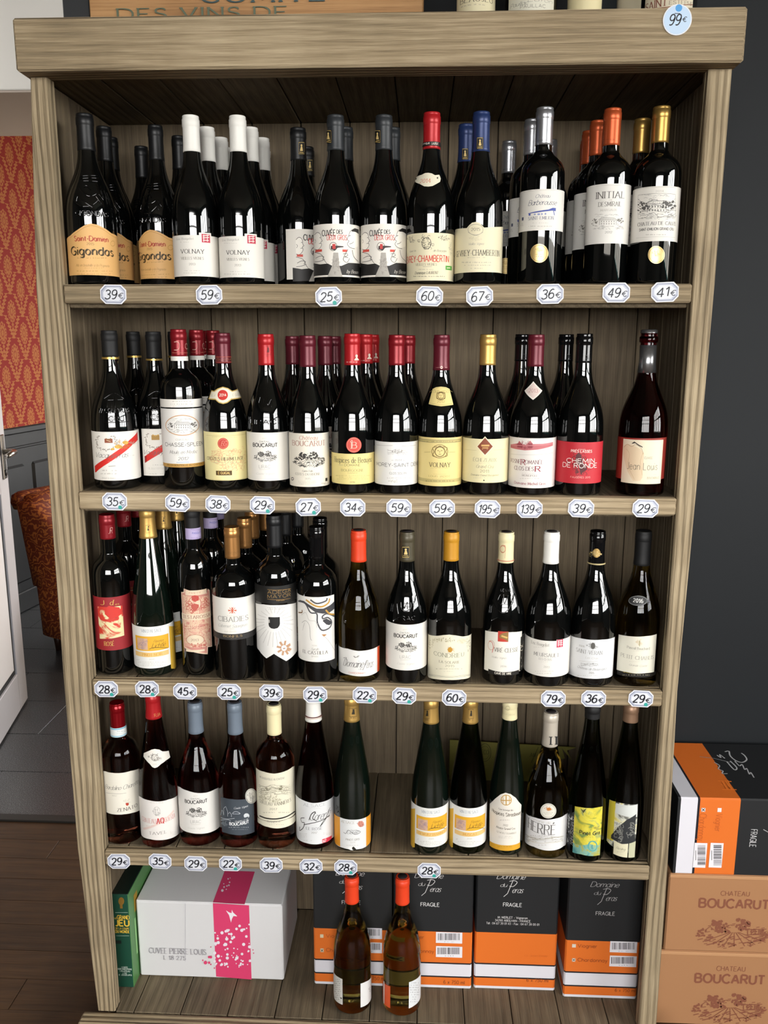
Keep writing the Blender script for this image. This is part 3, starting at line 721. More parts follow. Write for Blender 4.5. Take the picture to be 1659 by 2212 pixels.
def bottle(key, crop, kind, sh_i, body, base=None, top=None, H=None, cap=None, glass='dark', label=None, neck=None, medal=None, cape=None, extra=(), R=None, label_txt='', group='', ring=True, emb=None, dy=0., captop=False, wrap='LR', back=None):
    """body (cx, half width, y) in the crop; base: lowest visible point of the foot; top: middle of the top rim"""
    z0 = (ZS+[ZB])[sh_i]+.0008; s = CROPS[crop][2]; bx, by = full(crop, body[0], body[2])
    Hd = H or dict(bord=.286, burg=.281, alsa=.320)[kind]
    if base:
        fx, fy = full(crop, *base); p = at_z(fx, fy, z0); Rr = R or .04
        for _ in range(4):
            q = Vector((p.x, p.y)); d = view_axis(q); c = q-d*Rr; hy = at_y(bx, by, c.y); c.x = hy.x
            if not R: Rr = body[1]/s*depth((c.x, c.y, hy.z))/FPX
    else:
        tx, ty = full(crop, *top); p = at_z(tx, ty, z0+Hd); c = Vector((p.x, p.y)); hy = at_y(bx, by, c.y); c.x = hy.x
        Rr = R or body[1]/s*depth((c.x, c.y, hy.z))/FPX
    c.y += dy
    if base and top and not H:
        tx, ty = full(crop, *top); Hd = at_y(tx, ty, c.y-.008).z-z0
    sh = Shape(kind, Rr, Hd); d = view_axis(c); rz = math.atan2(d.x, -d.y)         # local -y looks at the eye
    root = empty('wine_bottle', (c.x, c.y, z0), rz); tag(root, label_txt, 'bottle', group or GROUPS[sh_i])
    MB().lathe([(r, z) for z, r in sh.p] + [(sh.r(Hd)-.004, Hd-.0004)], GLASS[glass], 44).build('glass', root)
    cx_, sx_ = math.cos(rz), math.sin(rz)
    def uv(x, y):       # picture point -> (arc length, height) on the bottle
        X, Y = full(crop, x, y); dr = ray(X, Y); ox, oy = CAM.x-c.x, CAM.y-c.y; r = Rr; z = None
        for _ in range(6):
            A = dr.x*dr.x+dr.y*dr.y; Bq = ox*dr.x+oy*dr.y; Cq = ox*ox+oy*oy-r*r; D = Bq*Bq-A*Cq
            t = (-Bq-math.sqrt(D))/A if D > 0 else -Bq/A
            z = CAM.z+dr.z*t-z0; rn = sh.r(max(0, min(z, Hd)))
            if abs(rn-r) < 1e-5: break
            r = .5*(r+rn)
        px, py = ox+dr.x*t, oy+dr.y*t; lx = px*cx_+py*sx_; ly = -px*sx_+py*cx_
        return math.atan2(lx, -ly)*Rr, z
    def onto(u, v, e): a = u/Rr; v = max(v, .004); r = sh.r(max(v, .006))+e; return (r*math.sin(a), -r*math.cos(a), v)
    def paint(name, items, curvy=False, seed=1):
        P = Paint(uv, onto, .0019 if seed == 5 else .00035, step=.0018); P.curvy = curvy; P.vlim = PROF[kind][0][0]*Hd; rr = random.Random(hash_(key)+seed)
        for it in items:
            if it[0] == 'L':         # plain label: left, right, top, bottom (read on the middle line), colour
                _, x0, x1, y0, y1, col = it[:6]; ym = (y0+y1)/2; a, b = uv(x0, ym)[0], uv(x1, ym)[0]; t, w = uv(body[0], y0)[1], uv(body[0], y1)[1]
                if a < -1.15*Rr: a = -1.75*Rr
                if b > 1.15*Rr: b = 1.75*Rr
                P.fill_uv([(a, t), (b, t)], [(a, w), (b, w)], ink(col))
            elif it[0] == 'emb':
                P.text_uv(it[1], uv(it[2], (it[3]+it[5])/2)[0], uv(it[4], (it[3]+it[5])/2)[0], uv((it[2]+it[4])/2, it[5])[1], uv((it[2]+it[4])/2, it[3])[1], GLASS[glass], 'bold', .0016)
            elif it[0] == 'embl':
                pts = [uv(*q) for q in (smooth_pts(it[1], 4))]; P.line_uv(pts, it[2], GLASS[glass], ridge=.0016)
            else: P.item(it, rr)
        return P.mb.build(name, root)
    def zc(y): return uv(body[0], y)[1]
    if cap:
        ycap, fk = cap[:2]; cx_cap = cap[2] if len(cap) > 2 else body[0]; zcap = uv(cx_cap, ycap)[1]
        m = MB().lathe(cap_prof(sh, zcap, ring), foil(fk), 36)
        if captop: m.lathe([(.010, Hd+.0001), (.0098, Hd+.0004)], TOPM, 24)
        m.build('capsule', root)
    if cape: paint('capsule_print', cape, True, 5)
    if label: paint('label', label, False, 1)
    if neck: paint('neck_label', neck, True, 2)
    if medal: paint('medal', medal, True, 3)
    if back: paint('back_label', back, False, 6)
    if emb: paint('embossing', emb, True, 4)
    BOT[key] = (root, sh, z0)
    print('%-10s R %.4f H %.3f  x %.3f y %.3f' % (key, Rr, Hd, c.x, c.y))
    return root
def hash_(s): return sum((i+1)*ord(ch) for i, ch in enumerate(s))
GROUPS = ['wine bottles on the top shelf', 'wine bottles on the second shelf', 'wine bottles on the third shelf', 'wine bottles on the fourth shelf', 'wine bottles on the floor of the unit']
def more(key, labels, spots, turn=0., sc=.985):
    """further bottles of the same wine standing behind: spots are (crop, x, y) of the rim, or (crop, x, y, Y) with a depth"""
    r0, sh, z0 = BOT[key]
    for lb, sp in zip(labels, spots):
        X, Yp = full(*sp[:3]); p = at_y(X, Yp, sp[3]) if len(sp) > 3 else at_z(X, Yp, z0+sh.H)
        o = copy_tree(r0); y = min(p.y, DEP-sh.R*sc-.003); o.scale = (sc, sc, 1); o.location = (p.x, y, z0); d = view_axis(p); o.rotation_euler = (0, 0, math.atan2(d.x, -d.y)+turn); o['label'] = words_for(lb)
K = '#26241f'; GR = '#8b867c'; LG = '#aaa59a'; WT = '#dedad2'; CRM = '#dcd3b4'; GOLD = 'g:#b8903f'; RED = '#b5282a'
def cap_badge(x0, y0, x1, y1): w, h = x1-x0, y1-y0; return [('r', x0, y0, x1, y1, '#14130f'), ('l', [(x0+w*.08,y0+h*.05),(x1-w*.08,y0+h*.05),(x1-w*.08,y1-h*.05),(x0+w*.08,y1-h*.05),(x0+w*.08,y0+h*.05)], w*.08, '#b59a58'), ('c', (x0+x1)/2, y0+h*.27, w*.13, h*.09, '#d4b877'),
    ('f', [(x0+w*.3, y0+h*.62), (x0+w*.42, y0+h*.36), (x0+w*.6, y0+h*.36), (x0+w*.7, y0+h*.62)], [(x0+w*.3, y0+h*.72), (x0+w*.7, y0+h*.72)], '#d4b877'), ('r', x0+w*.2, y0+h*.8, x1-w*.2, y0+h*.86, '#b59a58')]
def cap_figure(x0, y0, x1, y1, c='#2b2412'): w, h = x1-x0, y1-y0; return [('l', [(x0, y0), (x1, y0), (x1, y1), (x0, y1), (x0, y0)], 2, c), ('c', x0+w*.55, y0+h*.22, w*.14, h*.09, c),
    ('f', [(x0+w*.3, y0+h*.7), (x0+w*.45, y0+h*.3), (x0+w*.68, y0+h*.3), (x0+w*.72, y0+h*.7)], [(x0+w*.3, y0+h*.74), (x0+w*.72, y0+h*.74)], c), ('g', x0, y0+h*1.05, x1, y0+h*1.3, 1, c)]

# ---- top shelf
OCH = '#dbab6c'
gig = [('f', [(60,1010),(118,1000),(150,985),(200,945),(245,915),(290,902),(335,910),(385,935),(430,968),(470,990),(500,1000)], [(60,1262),(500,1275)], OCH),
    ('s', [(150,1000),(200,960),(245,930),(290,917),(335,925),(385,950),(430,983),(466,1003)], 3, '#b98942'),
    ('t','Saint-Damien',178,988,408,1022,'#a8402c','black'), ('t','2015',262,1033,312,1050,'#8a6a35','serif'), ('t','Gigondas',158,1062,442,1118,'#3a2c12','black'),
    ('g',180,1132,418,1148,1,'#96733a'), ('t','Mis en bouteille a la Propriete',190,1180,415,1198,'#8b6a36','script'), ('g',215,1203,400,1215,1,'#a5803f'), ('g',165,1222,470,1238,1,'#a5803f'), ('g',165,1242,460,1258,1,'#a5803f'), ('o',440,1040,14,18,'#b58a45',2)]
gemb = [('embl', [(222,575),(345,572)], .0016), ('embl', [(215,592),(348,590)], .0016), ('embl', [(240,608),(340,612)], .0016), ('embl', [(212,655),(240,690),(275,712),(312,705),(330,690)], .003), ('embl', [(240,650),(262,640),(290,668)], .002),
    ('embl', [(200,715),(190,755),(220,780)], .0016), ('embl', [(222,735),(300,790)], .002), ('embl', [(370,705),(300,775),(235,785)], .002), ('embl', [(345,700),(375,740)], .0016), ('embl', [(325,715),(360,765)], .0016), ('emb','GIGONDAS',186,815,406,848)]
bottle('gig1','A','burg',0,R=.0425,body=(308,170,1100),top=(262,150),cap=(400,'black'),label=gig,emb=gemb,H=.285,label_txt='black capsule wine bottle with arched ochre label in the left corner of the top shelf')
more('gig1', ['black capsule ochre label bottle directly behind the one in the top left corner', 'black capsule bottle third from the front in the top left corner file'], [('A',385,240),('A',482,312)], sc=.93)
sh2 = lambda its, dx, dy=0: [tuple([it[0]] + [ [(p[0]+dx, p[1]+dy) for p in a] if isinstance(a, list) else a for a in it[1:]]) if it[0] in ('f','l','s','embl') else
    tuple([it[0]] + [ (a+dx if i in XS[it[0]] else a+dy if i in YS[it[0]] else a) for i, a in enumerate(it[1:])]) for it in its]
XS = dict(t=(1,3), r=(0,2), c=(0,), o=(0,), g=(0,2), e=(0,2), emb=(1,3), L=(0,1), bar=(0,2)); YS = dict(t=(2,4), r=(1,3), c=(1,), o=(1,), g=(1,3), e=(1,3), emb=(2,4), L=(2,3), bar=(1,3))
more('gig1', ['black capsule ochre label bottle turned left beside the white capsules of the top shelf', 'black capsule bottle behind the ochre label one beside the white capsules', 'black capsule bottle furthest back beside the white capsules on the top shelf', 'black capsule bottle alone in the gap behind the top left corner pair'],
    [('A',775,245),('A',870,318),('A',940,380),('A',607,380)], -.45, .93)
def volnay(dx, dy): return sh2([('L',860,1200,982,1266,WT), ('f',[(1052,965),(1136,970)],[(1052,1000),(1136,1000)],WT), ('t','Eric Boigelot',900,1000,1015,1014,GR,'serif'), ('g',905,1026,1010,1036,1,LG),
    ('r',1071,976,1128,1034,'#b8324a'), ('l',[(1078,988),(1122,984)],5,WT), ('l',[(1078,1002),(1122,999)],5,WT), ('l',[(1085,980),(1085,1028)],5,WT), ('l',[(1110,980),(1110,1028)],5,WT), ('l',[(1080,1018),(1120,1020)],5,WT),
    ('t','VOLNAY',930,1080,1086,1108,K,'serif'), ('g',935,1116,1082,1124,1,LG), ('t','VIEILLES VIGNES',932,1132,1084,1150,GR,'serif'), ('t','2013',985,1175,1028,1190,GR,'serif'), ('g',930,1222,1085,1233,1,GR), ('g',915,1238,1100,1250,1,GR)], dx, dy)
bottle('vol1','A','burg',0,R=.0391,body=(1034,156,1120),top=(1020,163),cap=(405,'white'),label=volnay(0,0),label_txt='white capsule white label bottle, left one of two at the front of the top shelf')
more('vol1', ['white capsule bottle second in the left white capsule file of the top shelf', 'white capsule bottle third in the left white capsule file of the top shelf', 'white capsule bottle last in the left white capsule file of the top shelf'], [('A',1106,245,.1262),('A',1166,315,.2057),('A',1222,375,.2852)])
bottle('vol2','A','burg',0,R=.0391,body=(1347,157,1120),top=(1313,165),cap=(405,'white'),label=volnay(314,7),label_txt='white capsule white label bottle, right one of two at the front of the top shelf')
more('vol2', ['white capsule bottle second in the right white capsule file of the top shelf', 'white capsule bottle third in the right white capsule file of the top shelf', 'white capsule bottle last in the right white capsule file of the top shelf'], [('A',1400,245,.1312),('A',1446,315,.2107),('A',1492,375,.2902)])
SK = '#e2ddd4'
def cuvee(dx, dy): return sh2([('L',660,985,870,1222,SK), ('f',[(660,1130),(720,1140),(770,1135),(800,1150),(860,1150),(905,1130),(985,1138)],[(660,1222),(985,1222)],'#1d1b1a'),
    ('f',[(768,1220),(798,1150),(806,1062),(838,1062),(846,1150),(866,1220)],[(768,1222),(866,1222)],'#a39e96'), ('e',790,1075,850,1215,'#6b665f','scrib',3), ('t','CUVÉE',732,912,818,950,K,'bold'), ('t','DES',828,912,866,936,K,'bold'), ('t','DEUX GROS',765,944,894,978,'#c0302c','narrow'),
    ('f',[(680,948),(700,930),(722,940),(730,985),(726,1020)],[(680,1035),(700,1048),(715,1040),(726,1022)],'#efeae0'), ('s',[(682,945),(702,928),(722,942),(726,970),(734,985),(724,992),(728,1015),(708,1042),(684,1040)],3,K), ('l',[(716,962),(722,964)],4,K), ('s',[(712,1002),(724,1000)],3,K), ('s',[(684,975),(692,985),(686,1000)],2.5,K),
    ('r',688,1042,728,1058,'#c8473a'), ('s',[(682,1060),(728,1075),(752,1120),(778,1150)],3,K), ('s',[(690,1100),(720,1085),(745,1090),(735,1105),(750,1110)],3,K), ('s',[(684,1125),(715,1120),(742,1112)],3,K),
    ('f',[(896,950),(915,920),(945,910),(968,925)],[(896,1000),(910,1025),(935,1035),(968,1020)],'#efeae0'), ('s',[(968,912),(940,908),(918,920),(906,950),(896,975),(908,985),(898,1005),(915,1028),(945,1036)],3,K), ('f',[(925,912),(945,900),(972,910)],[(925,922),(950,925),(972,940)],'#2a2826'), ('l',[(908,952),(918,948)],4,K), ('s',[(910,1005),(928,1000),(938,990)],3,K),
    ('r',866,1042,896,1058,'#c8473a'), ('s',[(902,1040),(880,1080),(872,1110),(895,1128),(912,1100)],3,K), ('s',[(870,1072),(892,1068),(900,1082),(880,1090),(902,1096)],3,K), ('s',[(930,1045),(940,1090),(968,1120)],3,K),
    ('c',806,1022,22,26,'#e9e3d8'), ('o',806,1022,24,28,K,3), ('f',[(790,1018),(825,1016),(872,1020)],[(790,1040),(815,1048),(835,1030),(872,1026)],'#2a1f20'), ('r',800,1005,818,1038,'#b8322e'), ('t','by Besson',893,1178,966,1200,'#d8d3ca','script')], dx, dy)
bottle('cuv2','B','burg',0,(825,152,1040),top=(823,155),cap=(375,'grey'),cape=cap_badge(765,250,805,335),label=cuvee(0,0),label_txt='grey capsule bottle with cartoon label, rightmost of three on the top shelf')
bottle('cuv1','B','burg',0,(519,152,1040),top=(500,155),cap=(378,'grey'),cape=cap_badge(445,250,487,335),label=cuvee(-309,0),label_txt='grey capsule bottle with cartoon label, middle of three, above the 25 euro tag')
bottle('cuv0','B','burg',0,(272,150,1070),top=(255,240),cap=(445,'black'),cape=cap_badge(258,328,300,412),label=[it if it[0] != 'L' else ('L',180,500,905,1240,SK) for it in sh2(cuvee(0,0), -438, 32)][0:],label_txt='dark capsule bottle with cartoon label, set back left of the grey capsule ones')
more('cuv0', ['dark capsule bottle directly behind the set back cartoon label bottle'], [('B',320,372)])
more('cuv1', ['bottle directly behind the grey capsule cartoon bottle above the 25 euro tag'], [('B',570,235)])
more('cuv2', ['bottle directly behind the rightmost cartoon label bottle'], [('B',884,238)])
bottle('gev1','B','burg',0,(1140,155,1080),top=(1127,137),cap=(370,'red'),cape=[('L',1020,1240,325,352,'#17110f'), ('t','Dominique',1072,332,1135,346,'#e0d8cc','bold'), ('t','LAURENT',1150,332,1190,346,'#e0d8cc','bold')],
    label=[('L',970,1310,930,1247,CRM), ('e',1062,940,1165,1048,'#4a463c','scrib',1), ('o',1115,1000,30,38,'#4a463c',4), ('e',990,950,1040,1000,'#6b6658','scrib',1), ('e',1190,945,1275,985,'#6b6658','scrib',1), ('e',1262,985,1285,1090,'#6b6658','fine',1), ('t','Grand Vin',1005,1046,1045,1058,K,'script'), ('t','de Bourgogne',1160,1042,1245,1056,K,'script'),
        ('t','GEVREY-CHAMBERTIN',985,1080,1260,1122,'#c73a28','narrow'), ('t','VIEILLES VIGNES',1045,1132,1182,1148,'#8a8470','serif'), ('l',[(1090,1156),(1150,1156)],2,GR), ('g',1060,1168,1170,1180,1,GR), ('t','Dominique LAURENT',1040,1186,1190,1204,K,'ital'), ('g',1000,1213,1270,1228,1,K), ('r',1240,1150,1280,1178,'#4f9a3c'), ('l',[(1248,1164),(1270,1164)],6,CRM)],
    neck=[('f',[(1033,565),(1045,548),(1080,546),(1105,534),(1127,532),(1150,536),(1172,548),(1200,545),(1210,565)],[(1033,572),(1038,592),(1070,606),(1100,622),(1127,624),(1155,620),(1185,604),(1205,592),(1210,572)],'#dfd8c2'), ('t','2014',1074,572,1142,598,'#c0502f','serif'), ('c',1043,572,5,6,K), ('c',1188,566,5,6,K)],
    label_txt='scarlet capsule bottle with cream label above the 60 euro tag')
bottle('gev2','B','burg',0,(1447,157,1050),top=(1440,130),cap=(385,'blue'),cape=cap_badge(1437,295,1478,372),
    label=[('f',[(1270,915),(1300,905),(1370,898),(1385,880),(1405,862),(1428,857),(1452,862),(1470,880),(1485,895),(1580,890),(1625,890)],[(1270,1206),(1625,1200)],CRM), ('o',1428,908,50,36,'#9b9684',3), ('t','2015',1400,896,1458,916,'#6f6a5a','serif'), ('s',[(1378,925),(1428,948),(1478,925)],2.5,'#9b9684'), ('e',1380,950,1480,985,'#c9c0a2','fine',1), ('t','Vieilles Vignes',1380,994,1482,1010,GR,'script'), ('t','GEVREY-CHAMBERTIN',1302,1042,1584,1080,'#4b473c','serif'), ('g',1370,1088,1520,1100,1,GR), ('g',1310,1118,1560,1134,1,GR), ('g',1310,1138,1560,1152,1,GR), ('g',1390,1160,1480,1172,1,GR)],
    label_txt='navy blue capsule bottle with cream label above the 67 euro tag')
more('gev2', ['second navy blue capsule bottle, hidden behind the front one'], [('B',1376,215)])
def barb(dx=0, dy=0): return sh2([('L',250,600,652,940,WT), ('t','Château',380,688,480,712,'#2c3354','script'), ('t','Barberousse',332,726,524,762,'#232a4a','script'), ('f',[(330,822),(400,805),(470,795),(500,783),(522,785)],[(330,826),(400,815),(470,806),(498,803),(522,808)],'#3f4f9a'), ('r',334,825,345,838,'#3f4f9a'), ('r',370,824,380,834,'#8a92b8'), ('r',395,822,405,834,'#8a92b8'), ('r',420,820,430,833,'#8a92b8'), ('r',445,818,455,832,'#8a92b8'), ('l',[(505,805),(512,835)],6,'#3f4f9a'), ('t','SAINT-EMILION',332,842,505,864,'#7b7d8c','serif'), ('g',360,882,470,894,1,LG), ('g',330,905,500,918,1,GR), ('r',288,850,298,872,'#4a4f66'), ('g',280,890,300,912,2,GR), ('l',[(300,676),(550,664)],1.5,LG)], dx, dy)
bottle('barb','C','bord',0,(421,152,800),top=(432,88),cap=(340,'silver'),cape=[('t','BAEEUX',398,308,452,318,'#6a6c70','bold')],label=barb(),medal=[('c',407,1100,63,66,'g:#c9b07a'), ('o',407,1100,54,57,'#a37a2a',3), ('e',380,1060,435,1090,'#8a641f','scrib',1), ('g',370,1100,445,1130,2,'#94702c')],label_txt='silver capsule bottle with white label and gold medal above the 36 euro tag')
more('barb', ['silver capsule bottle second back, left behind the 36 euro one', 'silver capsule bottle third back, left behind the 36 euro one', 'silver capsule bottle far back, right behind the 36 euro one', 'silver capsule bottle in the shade between the navy capsule and the 36 euro bottle'], [('C',365,180),('C',350,245),('C',507,330),('C',193,338)])
bottle('init','C','bord',0,(869,147,830),top=(885,115),cap=(362,'orange'),cape=[('g',832,318,935,330,1,'#7c3216')],label=[('L',700,1040,628,1040,'#dcd9d3'), ('t','INITIAL',793,682,985,726,'#5a5752','serif'), ('t','DE',880,736,902,746,GR,'serif'), ('t','DESMIRAIL',808,752,962,782,'#6b6862','serif'), ('t','MARGAUX',822,802,930,816,LG,'serif'), ('e',757,840,985,942,'#77736c','house',1), ('t','2012',852,955,900,970,'#77736c','serif'), ('l',[(790,645),(960,640)],1.5,LG)],label_txt='orange capsule bottle with tall white label above the 49 euro tag')
more('init', ['orange capsule bottle second back in the 49 euro file', 'orange capsule bottle third back in the 49 euro file', 'orange capsule bottle at the back of the 49 euro file'], [('C',808,198),('C',752,265),('C',702,332)])
bottle('cauze','C','bord',0,(1206,157,820),top=(1237,92),cap=(338,'gold'),label=[('L',1030,1380,640,1020,WT), ('l',[(1075,665),(1345,650)],1.5,GR), ('t','2014',1208,668,1262,680,GR,'serif'), ('e',1085,700,1345,868,'#4f4d4a','house',1), ('e',1085,700,1345,868,'#4f4d4a','hills',1), ('l',[(1087,703),(1087,866),(1344,856),(1344,697),(1087,703)],2,'#77736c'), ('t','CHATEAU DE CAUZE',1085,884,1345,908,'#5c5a56','serif'), ('t','SAINT-EMILION GRAND CRU',1096,926,1330,944,'#6c6a66','bold'), ('g',1105,968,1320,984,1,GR), ('l',[(1075,1000),(1340,996)],1.5,LG)],
    medal=[('c',1212,1115,58,62,'g:#c9b07a'), ('o',1212,1115,50,54,'#a37a2a',3), ('e',1185,1080,1240,1130,'#8a641f','scrib',1)],label_txt='gold capsule bottle with chateau engraving and gold medal above the 41 euro tag')
more('cauze', ['second gold capsule bottle, close behind the 41 euro one'], [('C',1125,175)])
# ---- second shelf
def vacq(dx, dy): return sh2([('L',180,560,838,1187,WT), ('f',[(222,1085),(300,1030),(400,960),(470,895),(525,835)],[(222,1128),(232,1128),(330,1055),(430,985),(490,930),(528,895)],'#c8261e'), ('e',222,850,385,978,'#7d7468','wreath',1), ('r',292,888,345,918,'#8a4a32'), ('l',[(300,884),(318,896),(338,884)],5,'#8a6a3a'), ('l',[(305,898),(335,908)],3,'#d8c8a0'), ('c',390,945,28,14,'#c9a045'), ('c',440,915,22,13,'#c9a045'), ('c',350,962,14,8,'#c9a045'), ('e',360,890,480,965,'#a9782e','scrib',1),
    ('e',462,905,520,930,'#a09a8e','fine',1), ('t','Vacqueyras',228,988,456,1024,'#55534e','script'), ('g',300,1046,390,1058,1,LG), ('l',[(320,1085),(370,1082)],4,GR), ('g',255,1105,410,1125,1,GR), ('g',225,1128,420,1148,1,GR), ('t','PRODUIT DE FRANCE',275,1166,370,1176,LG,'sans'), ('g',470,1000,510,1012,1,LG)], dx, dy)
vemb = [('embl', [(290,600),(360,560),(425,600)], .0016), ('embl', [(340,580),(340,660)], .002), ('embl', [(365,580),(365,665)], .002), ('embl', [(310,620),(310,665)], .0016), ('embl', [(300,612),(420,606)], .0016), ('emb','VACQUEYRAS',250,670,462,702), ('emb','CRU',320,728,430,762), ('embl', [(285,772),(470,764)], .0016)]
bottle('vac1','D','burg',1,(378,160,1010),base=(395,1255),top=(358,112),cap=(300,'matte'),cape=[('L',200,500,303,318,'g:#c2a055')],label=vacq(0,0),emb=vemb,label_txt='black capsule bottle with red diagonal band on white label above the 35 euro tag')
bottle('vac2','D','burg',1,(655,152,1000),base=(668,1222),top=(628,120),cap=(313,'matte'),cape=[('L',520,780,316,328,'g:#c2a055')],label=[('L',535,790,820,1157,WT), ('f',[(545,1022),(640,955),(715,905)],[(552,1065),(640,1010),(718,955)],'#c8261e'), ('f',[(545,1018),(560,1012)],[(552,1066),(562,1058)],'#8f1c18'), ('e',545,835,705,965,'#7d7468','wreath',1), ('r',598,865,655,900,'#a8823e'), ('l',[(604,860),(626,872),(650,860)],5,'#c9a045'), ('t','Vacqueyras',540,972,730,1004,'#55534e','script'), ('g',585,1072,700,1086,1,GR), ('g',560,1096,705,1112,2,GR), ('g',575,1136,690,1150,1,LG)],emb=sh2(vemb,275,-12),label_txt='black capsule red band label bottle, set back between the 35 and 59 euro bottles')
more('vac1', ['black capsule red band bottle peeping out at the far left of the second shelf', 'black capsule bottle in the second rank behind the red band label pair', 'black capsule bottle next to the ruby capsules behind the red band bottles'], [('D',283,112,.155),('D',480,112,.20),('D',733,118,.232)], sc=.94)
bottle('chasse','D','bord',1,(848,146,880),base=(868,1253),top=(822,103),cap=(300,'ruby'),cape=[('L',720,960,298,330,WT), ('s',[(785,195),(812,195),(822,222),(812,250),(785,252)],5,'#c9a091'), ('o',880,225,32,38,'#c9a091',4), ('t','CS',860,205,900,245,'#c9a091','serif'), ('l',[(772,272),(885,272)],3,'#a8604e')],
    label=[('L',660,1030,606,664,WT), ('g',735,612,950,630,1,GR), ('g',705,632,970,648,1,GR), ('g',760,650,880,660,1,GR), ('L',660,1030,674,1070,'#dcd9d4'), ('L',660,1030,1068,1094,'#b58a42'), ('t','MIS EN BOUTEILLE AU CHATEAU',735,1072,985,1084,'#5c4420','narrow'),
        ('o',842,792,118,72,'#b98a5a',6), ('e',735,745,950,845,'#55524e','house',1), ('t','CHATEAU',795,888,885,902,LG,'serif'), ('t','CHASSE-SPLEEN',722,918,986,944,'#3f3d3a','sans'), ('t','Moulis en Medoc',752,972,945,996,'#55524e','script'), ('g',780,1000,920,1010,1,LG), ('t','2012',812,1020,884,1042,'#4b4945','ital'), ('l',[(800,1058),(890,1056)],3,'#6a8fb5')],label_txt='ruby capsule claret bottle with oval chateau engraving, above the left 59 euro tag')
more('chasse', ['ruby capsule bottle second in file behind the oval chateau label', 'ruby capsule bottle third in file behind the oval chateau label', 'ruby capsule bottle last in file behind the oval chateau label'], [('D',900,108,.151),('D',985,108,.226),('D',1062,108,.293)], sc=.95)
bottle('crozes','D','burg',1,(1160,154,1010),base=(1168,1260),top=(1140,130),cap=(350,'maroon'),cape=[('l',[(1085,302),(1200,300)],3,'#b0523a'), ('t','GUIGAL',1092,312,1200,328,'#c08a5a','serif'), ('l',[(1085,340),(1200,338)],3,'#b0523a')],
    label=[('L',990,1330,842,1188,'#e0d49c'), ('l',[(1012,862),(1300,852)],2,'#b8a56a'), ('l',[(1018,1172),(1305,1166)],2,'#b8a56a'), ('e',1040,960,1290,1130,'#cfa07a','fine',1), ('e',1050,955,1260,1010,'#cf9a72','hills',2), ('e',1240,930,1300,1130,'#c4835f','fine',2), ('c',1135,922,39,40,'#b8392c'), ('o',1135,922,32,33,'#d9806a',3), ('t','EG',1118,905,1152,940,'#e0a08c','script'), ('g',1040,872,1250,880,1,'#a89868'),
        ('t','CROZES-HERMITAGE',1022,1022,1278,1044,'#3a3426','serif'), ('g',1060,1052,1250,1066,1,GR), ('r',1085,1118,1198,1150,'#6b5224'), ('l',[(1085,1134),(1198,1134)],30,'#4f3a18'), ('t','E GUIGAL',1100,1126,1185,1142,'#c9a860','bold')],
    neck=[('f',[(1033,535),(1070,545),(1095,528),(1132,515),(1170,525),(1200,545),(1262,525)],[(1030,605),(1080,610),(1105,632),(1135,640),(1165,632),(1195,608),(1278,592)],'#b79a52'), ('f',[(1038,543),(1072,552),(1100,534),(1132,522),(1168,532),(1198,552),(1258,533)],[(1036,598),(1080,602),(1108,625),(1135,632),(1162,625),(1192,600),(1270,586)],'#dfd8c4'), ('c',1132,575,37,37,'#b92a22'), ('t','2014',1108,566,1156,584,'#e6ddd0','bold'), ('t','GUI',1040,570,1075,585,'#6a6450','script'), ('t','E GUIGAL',1200,565,1255,582,'#6a6450','script')],
    label_txt='cream label bottle with red seal and collar label above the 38 euro tag')
BOUC = [('e',1355,970,1520,1058,'#55534f','oval',3), ('t','2017',1415,882,1446,890,LG,'sans'), ('t','CHATEAU',1394,903,1462,915,'#5b5955','sans'), ('t','BOUCARUT',1350,922,1522,947,'#3c3a37','bold'), ('t','LIRAC',1393,1077,1472,1100,'#8a8882','light'), ('l',[(1395,1108),(1470,1107)],1.5,LG), ('t','Cuvée Vignes',1372,1132,1500,1146,'#aaa79f','script')]
def bouc(dx, dy, sc=1., c0=(1437,1010)):
    def tr(it):
        f = lambda x, y: (c0[0]+dx+(x-c0[0])*sc, c0[1]+dy+(y-c0[1])*sc)
        k = it[0]
        if k in 'ls': return (k, [f(*p) for p in it[1]], it[2]*sc, it[3])
        if k in ('t',): a = f(it[2], it[3]); b = f(it[4], it[5]); return (k, it[1], a[0], a[1], b[0], b[1], it[6], it[7])
        if k == 'e': a = f(it[1], it[2]); b = f(it[3], it[4]); return (k, a[0], a[1], b[0], b[1], it[5], it[6], it[7])
    return [tr(i) for i in BOUC]
lemb = [('embl', [(1452,410),(1452,520)], .0018), ('embl', [(1400,590),(1390,640),(1410,690),(1452,705),(1490,690)], .0016), ('embl', [(1425,600),(1425,660)], .002), ('embl', [(1455,590),(1455,650),(1480,600),(1480,660)], .002), ('emb','LIRAC',1332,752,1515,784)]
bottle('lirac2','D','burg',1,(1462,151,1010),base=(1465,1270),top=(1455,137),cap=(362,'red'),cape=cap_figure(1435,225,1475,285,'#5a0f14'),label=[('L',1290,1630,845,1190,WT)]+bouc(0,0),emb=lemb,label_txt='red capsule embossed bottle with oval vineyard label on the second shelf')
